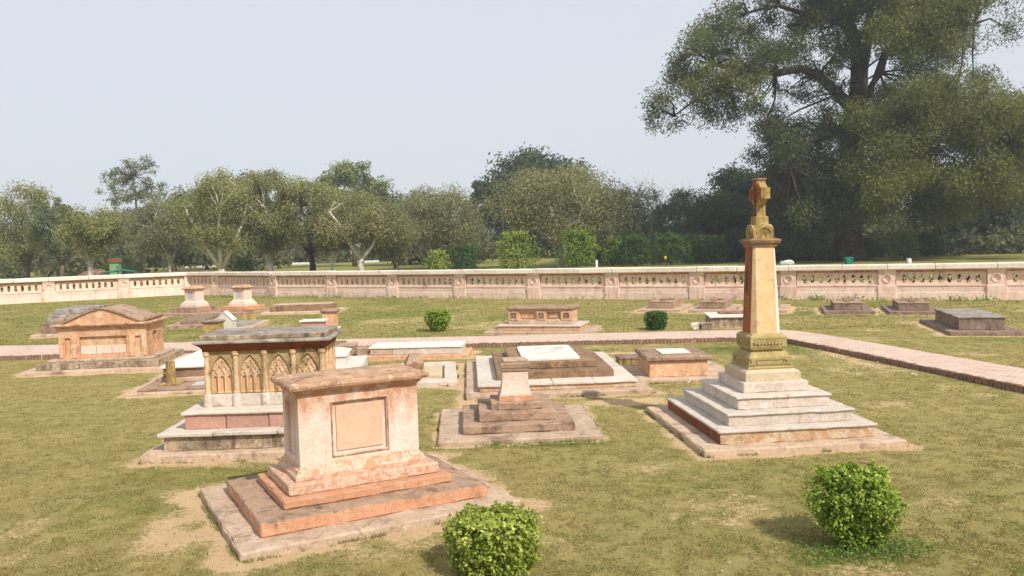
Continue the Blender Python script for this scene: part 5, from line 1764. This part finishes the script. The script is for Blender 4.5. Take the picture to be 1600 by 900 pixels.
def far_wood():
    """the wooded background beyond the lawn, one mass"""
    rng = np.random.default_rng(12)
    C, Rr = [], []
    for row, (y0, y1, h0, h1, n) in enumerate(((150, 165, 1.0, 4.2, 330), (165, 185, 1.5, 8.0, 420), (185, 215, 3.0, 11.5, 420))):
        for k in range(n):
            y = rng.uniform(y0, y1)
            x = rng.uniform(-0.78, 0.78) * y
            hm = h1 * (0.75 + 0.5 * mnoise.noise((x * 0.05, row * 3.1, 0)))
            z = rng.uniform(0.2, 1) * hm
            C.append((x, y, z))
            Rr.append(rng.uniform(1.4, 3.0))
    # undergrowth nearer by at the left and behind the right hand bushes
    for x0, x1, y0, y1, hm, k in ((-78, -33, 106, 125, 3.4, 150), (-16, 2, 112, 130, 3.0, 70), (8, 75, 104, 122, 4.2, 260), (24, 75, 98, 108, 2.6, 90), (39, 80, 92, 99, 1.6, 90), (6, 32, 95, 101, 2.0, 80), (26, 33.2, 90, 96, 1.2, 24)):
        for _ in range(k):
            C.append((rng.uniform(x0, x1), rng.uniform(y0, y1), rng.uniform(0.15, 1) * hm))
            Rr.append(rng.uniform(0.8, 1.7))
    C, Rr = np.array(C), np.array(Rr)
    n = 185000
    P, idx, d = clump_points(C, Rr, n, rng, 0.9, 0.6)
    P[:, 2] = np.abs(P[:, 2])
    V, F = leaves(P, 0.6, rng, 1.4, normals=d * 0.6 + np.array([0, -0.3, 0.4]))
    ct = rng.random(len(C))
    o = mesh_np('far_wood', V, F, L['wood'], None, np.clip(0.6 * ct[idx] + 0.4 * rng.random(n), 0, 0.8))
    tag(o, 'distant dull green woodland closing the view behind the park trees', 'woodland', None, 'stuff')
far_wood()

def clipped(name, label, x, y, h, r, mat, seed, n, leaf, group, bottom=0.55, squash=1.0, top_round=0.3, wild=0.06, n_st=9, shell=0.35, lumpy=0.10):
    rng = np.random.default_rng(seed)
    t = thing(name, label, 'bush', (x, y, 0), 0, group)
    th = rng.uniform(0, 2 * math.pi, n)
    dep = np.abs(rng.normal(0, shell, n)) ** 1.2
    lobes = [(rng.uniform(0, 6.28), rng.integers(2, 6), rng.uniform(0.02, wild)) for _ in range(5)]
    side = rng.random(n) < 0.66
    u = rng.uniform(0.02, 1, n)
    prof = lambda s: np.minimum(1.0, bottom + (1 - bottom) * np.sin(np.clip(s / 0.62, 0, 1) * math.pi / 2)) * np.sqrt(np.clip(1 - (np.clip(s - (1 - top_round), 0, 1) / (top_round * 1.25)) ** 2, 0.0, 1))
    rs = np.where(side, 1.0, np.sqrt(rng.random(n)))
    zz = np.where(side, u, 1.0)
    rad = r * np.where(side, prof(u), rs * prof(np.array([1 - top_round * 0.25]))[0])
    zz = np.where(side, zz, 1 - 0.10 * rs ** 2)
    bumpy = np.zeros(n)
    for a, m_, s in lobes:
        bumpy += s * np.cos(m_ * th + a + 5 * zz)
    rad = rad * (1 + bumpy)
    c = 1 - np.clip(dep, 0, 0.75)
    lump = np.array([mnoise.noise((math.cos(a) * q * 5 + seed, math.sin(a) * q * 5, z_ * 5)) for a, q, z_ in zip(th[:n], rad / r, zz)])
    fine = np.array([mnoise.noise((math.cos(a) * q * 13 + seed, math.sin(a) * q * 13, z_ * 13)) for a, q, z_ in zip(th[:n], rad / r, zz)])
    shoot = rng.random(n) < 0.06
    rad = rad * (1 + lumpy * lump + 0.09 * fine + np.where(shoot, rng.uniform(0.02, 0.13, n), 0))
    hz = h * (zz * (1 + 0.6 * lumpy * lump))
    ctr = h * 0.5
    P = np.stack([rad * np.cos(th) * c, rad * np.sin(th) * c * squash, ctr + (hz - ctr) * (0.35 + 0.65 * c)], 1)
    P[:, 2] = np.maximum(P[:, 2], 0.02)
    nr = np.stack([np.cos(th), np.sin(th), np.where(side, (u - 0.45) * 0.9, 1.6)], 1)
    V, F = leaves(P, leaf, rng, 1.75, normals=nr * 0.7 + np.array([0, 0, 0.35]), spread=0.75, fold=True)
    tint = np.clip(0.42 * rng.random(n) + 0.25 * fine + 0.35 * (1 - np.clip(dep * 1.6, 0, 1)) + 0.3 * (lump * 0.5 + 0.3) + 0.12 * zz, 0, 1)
    tint = np.repeat(tint, 2)
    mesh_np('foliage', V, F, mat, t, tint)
    mb = MB()
    for k in range(n_st):
        a = rng.uniform(0, 6.28)
        q = rng.uniform(0.2, 0.75) * r
        mb.tube([(math.cos(a) * 0.05, math.sin(a) * 0.05, -0.05), (math.cos(a) * q * 0.5, math.sin(a) * q * 0.5 * squash, h * 0.35), (math.cos(a) * q, math.sin(a) * q * squash, h * 0.8)], [0.014 * (h + 0.4), 0.010 * (h + 0.4), 0.004 * (h + 0.4)], 5)
    mb.build('stems', M['bark_dark'], t)
    return t

GL = 'clipped bushes on the lawn'
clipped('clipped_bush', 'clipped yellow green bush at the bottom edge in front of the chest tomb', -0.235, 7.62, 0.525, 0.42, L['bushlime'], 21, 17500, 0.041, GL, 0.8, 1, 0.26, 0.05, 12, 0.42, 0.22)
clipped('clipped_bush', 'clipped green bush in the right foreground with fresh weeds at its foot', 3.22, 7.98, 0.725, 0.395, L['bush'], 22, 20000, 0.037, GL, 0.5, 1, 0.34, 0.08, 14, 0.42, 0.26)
clipped('clipped_bush', 'rounded bush on the far lawn beyond the path, left of the carved tomb', -2.57, 28.85, 0.75, 0.46, L['bush'], 23, 4200, 0.075, GL, 0.4, 1, 0.35, 0.06)
clipped('clipped_bush', 'small squared dark bush at the edge of the path right of the carved tomb', 4.62, 27.3, 0.60, 0.37, L['bushdark'], 24, 3600, 0.065, GL, 0.75, 1, 0.15, 0.03)

BB = [
 ('lime bush beyond the wall near the centre, leftmost of the bright bushes', -7.7, 88, 2.2, 1.15, 'bushlime', 3000),
 ('dark green bush beyond the wall beside the lime bush', -5.0, 90, 2.8, 1.7, 'bushdark', 4500),
 ('yellowish round bush beyond the wall in the middle of the view', 0.6, 88, 3.9, 2.0, 'bushlime', 6000),
 ('tall deep green bush beyond the wall right of the spreading tree trunk', 6.9, 88, 4.0, 2.15, 'bush', 6500),
 ('small olive bush beyond the wall between two dark ones', 11.0, 92, 3.0, 1.4, 'bush', 3000),
 ('dark rounded bush beyond the wall, left one of a dense pair', 13.2, 90, 3.2, 2.1, 'bushdark', 5500),
 ('dark glossy bush beyond the wall near the yellow marker', 17.0, 90, 3.2, 2.3, 'bushdark', 6000),
 ('dark leafy bush beyond the wall left of the obelisk', 21.3, 91, 3.0, 2.0, 'bushdark', 4500),
 ('dark bush beyond the wall just right of the obelisk', 30.0, 95, 3.0, 2.1, 'bushdark', 4500),
 ('low green bush beyond the wall right of the big trunk', 38.6, 93, 2.2, 1.4, 'bushdark', 3000),
 ('loose yellowish shrub beyond the wall under the big tree', 40.8, 88, 2.9, 1.5, 'bushlime', 2600),
 ('dark bush beyond the wall at the right edge', 46.0, 94, 2.6, 2.3, 'bushdark', 4500),
 ('blue green bush at the foot of the white stemmed tree', -30.0, 95, 1.7, 1.1, 'bushdark', 2200),
 ('dark bush left of the green shed beyond the wall', -44.2, 96, 2.4, 1.7, 'bushdark', 3000),
 ('dark bush beyond the wall behind the obelisk', 25.6, 95, 3.4, 2.4, 'bushdark', 5000),
]
for i, (lb, x, y, h, r, mt, n) in enumerate(BB):
    clipped('bush', lb, x, y, h, r, L[mt], 60 + i, int(n * 1.3), 0.17, GB2, 0.8, 0.8, 0.75, 0.14, 5, 0.3, 0.42)

# ---------------------------------------------------------------- small things beyond the wall
def far_things():
    s = thing('green_shed', 'small faded green shed with a brown roof beyond the wall at left', 'shed', (-41.1, 88, 0), 0.15)
    b = MB()
    b.box(-0.46, 0.46, -0.42, 0.42, -0.1, 2.0)
    b.build('wall', M['shed_green'], s)
    r = MB()
    r.prism([(-0.60, 1.98), (0.60, 1.98), (0.44, 2.42), (-0.44, 2.42)], -0.56, 0.56)
    r.build('roof', M['shed_roof'], s)
    d = MB()
    d.box(-0.26, 0.26, -0.44, -0.421, 0.1, 1.7)
    d.build('door', M['shed_green'], s)
    p = thing('pipe_frame', 'teal pipe rail bent down at both ends in front of the green shed', 'railing', (-39.0, 84, 0), 0.05)
    b = MB()
    b.tube([(-1.75, 0, -0.1), (-1.75, 0, 0.85), (-1.55, 0, 1.05), (-0.4, 0, 1.12), (0.4, 0, 1.25), (1.3, 0, 1.12), (1.6, 0, 1.0), (1.65, 0, -0.1)], 0.09, 8)
    b.build('rail', M['teal'], p)
    b = MB()
    b.lathe([(0.13, 1.1), (0.2, 1.16), (0.2, 1.3), (0.08, 1.4), (0.08, 1.6), (0.16, 1.62), (0.16, 1.66)], 0.0, 0, 10)
    b.build('valve', M['teal'], p)
    b = MB()
    b.tube([(0.0, 0, -0.1), (0.0, 0, 1.15)], 0.08, 8)
    b.build('leg', M['teal'], p)
    n = thing('litter_bin', 'teal plastic bin standing at the foot of the big tree beyond the wall', 'bin', (30.0, 75.4, 0), 0.1)
    b = MB()
    b.loft([(0.22, 0.22, 0.0), (0.30, 0.28, 0.62)], 3)
    b.build('bin_body', M['bin_teal'], n)
    b = MB()
    b.loft([(0.33, 0.31, 0.62), (0.33, 0.31, 0.70), (0.28, 0.26, 0.73)], 3)
    b.build('rim', M['bin_teal'], n)
    q = MB()
    q.rbox(-0.6, 0.6, -0.4, 0.4, 0.0, 0.42, 0.15, 0.12, 0.14, 5, 2.5)
    o = q.build('white_sheet', M['litter'], None, loc=(26.0, 80, 0))
    tag(o, 'crumpled white sheet lying beyond the wall right of the obelisk', 'sheet')
    q = MB()
    q.rbox(-0.2, 0.2, -0.2, 0.2, 0.0, 0.42, 0.15, 0.08, 0.08, 6, 2.5)
    o = q.build('white_stone', M['litter'], None, loc=(35.7, 76, 0))
    tag(o, 'white lump showing over the wall coping near the right edge', 'stone')
    y = thing('marker_post', 'thin post with a small yellow plate among the dark bushes beyond the wall', 'sign', (15.3, 84, 0), 0)
    b = MB()
    b.tube([(0, 0, -0.1), (0, 0, 0.9)], 0.03, 6)
    b.build('post', M['bark_grey'], y)
    b = MB()
    b.rbox(-0.1, 0.1, -0.02, 0.02, 0.82, 1.08, 0.2, 0.01, 0)
    b.build('plate', M['yellow'], y)
    w = MB()
    w.lathe([(0.13, -0.05), (0.13, 0.75), (0.09, 0.82), (0.04, 0.86)], 0, 0, 12)
    o = w.build('bollard', M['litter'], None, loc=(8.6, 85.5, 0))
    tag(o, 'white rounded bollard beside the tall deep green bush beyond the wall', 'bollard')
    bd = thing('bird', 'dark bird perched on a bare branch of the leafless tree', 'bird', (16.95, 109.0, 8.5), 0.4)
    b = MB()
    b.tube([(-0.30, 0, -0.28), (-0.16, 0, -0.12), (-0.02, 0, 0.05), (0.08, 0, 0.17), (0.14, 0, 0.24), (0.2, 0, 0.26), (0.28, 0, 0.24)], [0.02, 0.07, 0.12, 0.10, 0.075, 0.06, 0.01], 8)
    b.build('body', M['bird'], bd, smooth=True)
    b = MB()
    b.tube([(0.0, 0.02, -0.02), (0.02, 0.02, -0.18)], 0.012, 4)
    b.tube([(0.0, -0.04, -0.02), (0.02, -0.04, -0.18)], 0.012, 4)
    b.build('legs', M['bird'], bd)
    # heaps of earth and leaf litter
    for (x, yy, rx, ry, h, m, sd) in ((-47.5, 98, 3.2, 2.2, 1.6, 'soil', 1), (-36.5, 96, 4.2, 2.2, 1.0, 'earth', 2), (-41.5, 97, 3.0, 1.6, 0.6, 'soil', 3)):
        N = 28
        vs, fs = [], []
        for i in range(N + 1):
            for j in range(N + 1):
                u, v = -1 + 2 * i / N, -1 + 2 * j / N
                q = max(0, 1 - u * u - v * v)
                vs.append((x + u * rx, yy + v * ry, h * q * (0.75 + 0.5 * mnoise.noise((u * 2.2 + sd, v * 2.2, sd))) + 0.12 * q * mnoise.noise((u * 8, v * 8, sd)) - 0.05))
        for i in range(N):
            for j in range(N):
                a = i * (N + 1) + j
                fs.append((a, a + 1, a + N + 2, a + N + 1))
        b = MB()
        b.add(vs, fs)
        tag(b.build('earth_mound', M[m]), kind='structure')
    # low white kerb far off across the park
    b = MB()
    for x0, x1 in ((-57, -50), (-38, -34), (-27, -23)):
        b.rbox(x0, x1, 147, 147.5, -0.05, 0.34, 3, 0.05, 0.05, 4)
    tag(b.build('road_kerb', M['litter']), kind='structure')
far_things()

# ---------------------------------------------------------------- grass, weeds and pebbles near the viewer
def build_grass():
    rng = np.random.default_rng(5)
    N = 1000000
    # more of it close to the viewer
    y = 5.4 + (27 - 5.4) * rng.random(N) ** 1.6
    x = (rng.random(N) * 1.42 - 0.71) * (y + 0.6)
    w = worn_field(x, y)
    c1, c2 = fbm(x, y, 61, 7.0, 3), fbm(x, y, 63, 2.2, 4)
    keep = rng.random(N) > np.clip(w * 1.7 - 0.25, 0, 0.97)
    keep &= rng.random(N) < np.clip((c1 - 0.30) * 3.2, 0.12, 1)
    for f in FOOT.values():
        keep &= inside_rect(x, y, f) > 0.008
    keep &= ~path_inside(x, y)
    keep &= (x > -17.5) & (x < 15.5)
    x, y, c1, c2 = x[keep], y[keep], c1[keep], c2[keep]
    n = len(x)
    g = green_field(x, y)
    z = ground_height(x, y)
    h = rng.uniform(0.008, 0.022, n) * (0.6 + 1.0 * c1)
    wd = rng.uniform(0.003, 0.007, n) * (1 + y / 24)
    a = rng.uniform(0, 6.28, n)
    ln = rng.uniform(0.2, 1.6, n)
    b = rng.uniform(0, 6.28, n)
    B = np.stack([x, y, z - 0.004], 1)
    s = np.stack([np.cos(a) * wd, np.sin(a) * wd, np.zeros(n)], 1)
    tip = np.stack([np.cos(b) * h * ln, np.sin(b) * h * ln, h], 1)
    V = np.stack([B - s, B + s, B + tip], 1).reshape(-1, 3)
    F = np.arange(3 * n).reshape(n, 3)
    tint = np.clip(0.40 + 0.8 * (c2 - 0.5) + 0.3 * (c1 - 0.5) + rng.normal(0, 0.18, n), 0, 1)
    o = mesh_np('grass', V, F, L['grass'], None, tint)
    gr = np.clip(g * 1.15 + 0.06 + 1.7 * (fbm(x, y, 81, 3.2, 4) - 0.5) + rng.normal(0, 0.12, n), 0, 0.85)
    at_ = o.data.attributes.new('green', 'FLOAT', 'FACE')
    at_.data.foreach_set('value', gr.astype(np.float32))
    tag(o, 'short dry olive grass of the lawn between the tombs', 'grass', None, 'stuff')
    # longer blades left along the edges of the slabs and the path
    ex, ey = [], []
    for f in FOOT.values():
        cx, cy, yaw, hl, hw = f[:5]
        if cy > 21:
            continue
        m = int(900 * (hl + hw))
        s_ = rng.random(m) * 4 * (hl + hw)
        o_ = np.abs(rng.normal(0, 0.025, m)) + 0.006
        u = np.where(s_ < 2 * hl, s_ - hl, np.where(s_ < 2 * hl + 2 * hw, hl + o_, np.where(s_ < 4 * hl + 2 * hw, 3 * hl + 2 * hw - s_, -hl - o_)))
        v = np.where(s_ < 2 * hl, -hw - o_, np.where(s_ < 2 * hl + 2 * hw, s_ - 2 * hl - hw, np.where(s_ < 4 * hl + 2 * hw, hw + o_, 4 * hl + 3 * hw - s_)))
        ex.append(cx + u * math.cos(yaw) - v * math.sin(yaw))
        ey.append(cy + u * math.sin(yaw) + v * math.cos(yaw))
    x, y = np.concatenate(ex), np.concatenate(ey)
    keep = fbm(x, y, 91, 2.8, 3) > 0.53
    x, y = x[keep], y[keep]
    n = len(x)
    h = rng.uniform(0.02, 0.065, n)
    a, b = rng.uniform(0, 6.28, n), rng.uniform(0, 6.28, n)
    B = np.stack([x, y, np.zeros(n) - 0.004], 1)
    s = np.stack([np.cos(a) * 0.005, np.sin(a) * 0.005, np.zeros(n)], 1)
    tip = np.stack([np.cos(b) * h * 0.6, np.sin(b) * h * 0.6, h], 1)
    V = np.stack([B - s, B + s, B + tip], 1).reshape(-1, 3)
    o = mesh_np('grass', V, np.arange(3 * n).reshape(n, 3), L['grass'], None, np.clip(rng.normal(0.4, 0.25, n), 0, 1))
    at_ = o.data.attributes.new('green', 'FLOAT', 'FACE')
    at_.data.foreach_set('value', np.clip(rng.normal(0.5, 0.25, n), 0, 0.9).astype(np.float32))
    tag(o, 'longer grass blades left along the edges of the nearer tomb slabs', 'grass', None, 'stuff')
    # the lawn farther off, in coarser tufts
    N = 330000
    y = 26 + 31 * rng.random(N)
    x = (rng.random(N) * 1.42 - 0.71) * (y + 0.6)
    yw = np.where(x > -20.6, 55.9 - 0.5185 * (x + 19.4), 57.5 + 0.54 * (x + 21.9)) - 0.55
    w = worn_field(x, y)
    c1 = fbm(x, y, 61, 2.6, 4)
    keep = (rng.random(N) > np.clip(w * 1.5 - 0.15, 0, 0.95)) & (y < yw) & (rng.random(N) < np.clip((c1 - 0.28) * 3, 0.1, 1)) & ~path_inside(x, y)
    for f in FOOT.values():
        keep &= inside_rect(x, y, f) > 0.03
    x, y, c1 = x[keep], y[keep], c1[keep]
    n = len(x)
    h = rng.uniform(0.02, 0.05, n)
    wd = rng.uniform(0.010, 0.026, n)
    a, b = rng.uniform(0, 6.28, n), rng.uniform(0, 6.28, n)
    B = np.stack([x, y, ground_height(x, y) - 0.004], 1)
    s = np.stack([np.cos(a) * wd, np.sin(a) * wd, np.zeros(n)], 1)
    tip = np.stack([np.cos(b) * h, np.sin(b) * h, h], 1)
    V = np.stack([B - s, B + s, B + tip], 1).reshape(-1, 3)
    o = mesh_np('grass', V, np.arange(3 * n).reshape(n, 3), L['grass'], None, np.clip(0.45 + 1.6 * (c1 - 0.5) + rng.normal(0, 0.2, n), 0, 1))
    gr = np.clip(green_field(x, y) * 0.9 + 1.6 * (fbm(x, y, 81, 1.4, 4) - 0.5) + rng.normal(0, 0.12, n), 0, 0.85)
    at_ = o.data.attributes.new('green', 'FLOAT', 'FACE')
    at_.data.foreach_set('value', gr.astype(np.float32))
    tag(o, 'short olive green grass of the far lawn up to the wall', 'grass', None, 'stuff')
    # fallen leaves
    k = 900
    ly = 6 + 16 * rng.random(k) ** 1.4
    lx = (rng.random(k) * 1.3 - 0.65) * ly
    P = np.stack([lx, ly, ground_height(lx, ly) + 0.022], 1)
    ok = np.ones(k, bool)
    for f in FOOT.values():
        ok &= inside_rect(lx, ly, f) > 0.03
    P = P[ok & ~path_inside(lx, ly)]
    V, F = leaves(P, 0.04, rng, 1.8, normals=np.array([0, 0, 1.6]))
    tag(mesh_np('fallen_leaves', V, F, L['dead'], None, rng.random(len(P))), 'dry fallen leaves scattered over the lawn', 'leaves', None, 'stuff')
    # fresh weeds
    pts = []
    for cx, cy, rx, ry, k in ((3.1, 7.75, 0.65, 0.26, 1300), (3.55, 7.9, 0.4, 0.3, 700), (0.5, 12.28, 1.2, 0.08, 700), (2.9, 11.55, 0.9, 0.1, 260), (-0.3, 8.5, 0.12, 0.06, 40), (5.4, 22.2, 1.3, 0.4, 900), (2.2, 22.6, 1.2, 0.3, 700), (7.2, 21.6, 0.25, 1.5, 500)):
        q = rng.normal(size=(k, 2)) * 0.5
        pts.append(np.stack([cx + q[:, 0] * rx, cy + q[:, 1] * ry, np.abs(rng.normal(0, 0.025, k)) + 0.01], 1))
    # tufts along the foot of the wall
    for _ in range(150):
        u = rng.random()
        a0, b0 = (-18.4, 53.7), (20.1, 34.9)
        px, py = a0[0] + (b0[0] - a0[0]) * u, a0[1] + (b0[1] - a0[1]) * u
        k = rng.integers(6, 30)
        pts.append(np.stack([px - 0.22 + rng.normal(0, 0.25, k), py - 0.42 + rng.normal(0, 0.12, k), np.abs(rng.normal(0, 0.08, k)) + 0.02], 1))
    P = np.concatenate(pts)
    sz = np.where(P[:, 1] > 30, 0.10, 0.03)
    V, F = leaves(P, 1.0, rng, 2.0)
    V = (V.reshape(-1, 4, 3) - P[:, None, :]) * sz[:, None, None] + P[:, None, :]
    o = mesh_np('weeds', V.reshape(-1, 3), F, L['weed'], None, rng.random(len(P)))
    tag(o, 'fresh green weeds round the bush, tomb slabs and wall foot', 'weeds', None, 'stuff')
    # pebbles and bits of rubble
    mb = MB()
    rr = random.Random(11)
    spots = []
    for _ in range(150):
        spots.append((rr.uniform(-4.2, 6), rr.uniform(6.6, 13), rr.uniform(0.006, 0.014)))
    for _ in range(70):
        q = rr.random()
        spots.append((7.85 + q * 0.75 + rr.gauss(-0.35, 0.2), 21.5 - q * 4.0 + rr.gauss(0, 0.3), rr.uniform(0.01, 0.035)))
    for _ in range(160):
        k = rr.choice(list(FOOT))
        cx, cy, yaw, hl, hw, _m = FOOT[k]
        u, v = (rr.uniform(-hl, hl), -hw - abs(rr.gauss(0.05, 0.12))) if rr.random() < 0.7 else (rr.choice((-1, 1)) * (hl + abs(rr.gauss(0.05, 0.12))), rr.uniform(-hw, hw))
        spots.append((cx + u * math.cos(yaw) - v * math.sin(yaw), cy + u * math.sin(yaw) + v * math.cos(yaw), rr.uniform(0.008, 0.028)))
    for x, y, s in spots:
        st = len(mb.v)
        pts = [(1, 0, 0), (0, 1, 0), (-1, 0, 0), (0, -1, 0), (0, 0, 0.7), (0, 0, -0.6)]
        pts = [(p[0] * s * rr.uniform(0.7, 1.3), p[1] * s * rr.uniform(0.7, 1.3), p[2] * s) for p in pts]
        mb.add(pts, [(0, 1, 4), (1, 2, 4), (2, 3, 4), (3, 0, 4), (1, 0, 5), (2, 1, 5), (3, 2, 5), (0, 3, 5)])
        mb.turn(rr.uniform(0, 6), st).move(x, y, 0.008, st)
    o = mb.build('pebbles', M['whitestone'])
    tag(o, 'small pale pebbles and stone chips scattered on the lawn', 'pebbles', None, 'stuff')
build_grass()

# ---------------------------------------------------------------- hazy air
def build_haze():
    b = MB()
    b.box(-330, 330, -25, 420, -1.0, 42)
    hm = bpy.data.materials.new('hazy_air')
    hm.use_nodes = True
    nt = hm.node_tree
    nt.nodes.remove(nt.nodes['Principled BSDF'])
    pv = nt.nodes.new('ShaderNodeVolumePrincipled')
    pv.inputs['Color'].default_value = (0.86, 0.92, 1.0, 1)
    pv.inputs['Density'].default_value = 0.00065
    pv.inputs['Anisotropy'].default_value = 0.2
    nt.links.new(pv.outputs[0], nt.nodes['Material Output'].inputs['Volume'])
    o = b.build('haze', hm)
    tag(o, 'thin pale haze in the air over the whole park', 'haze', None, 'stuff')
build_haze()
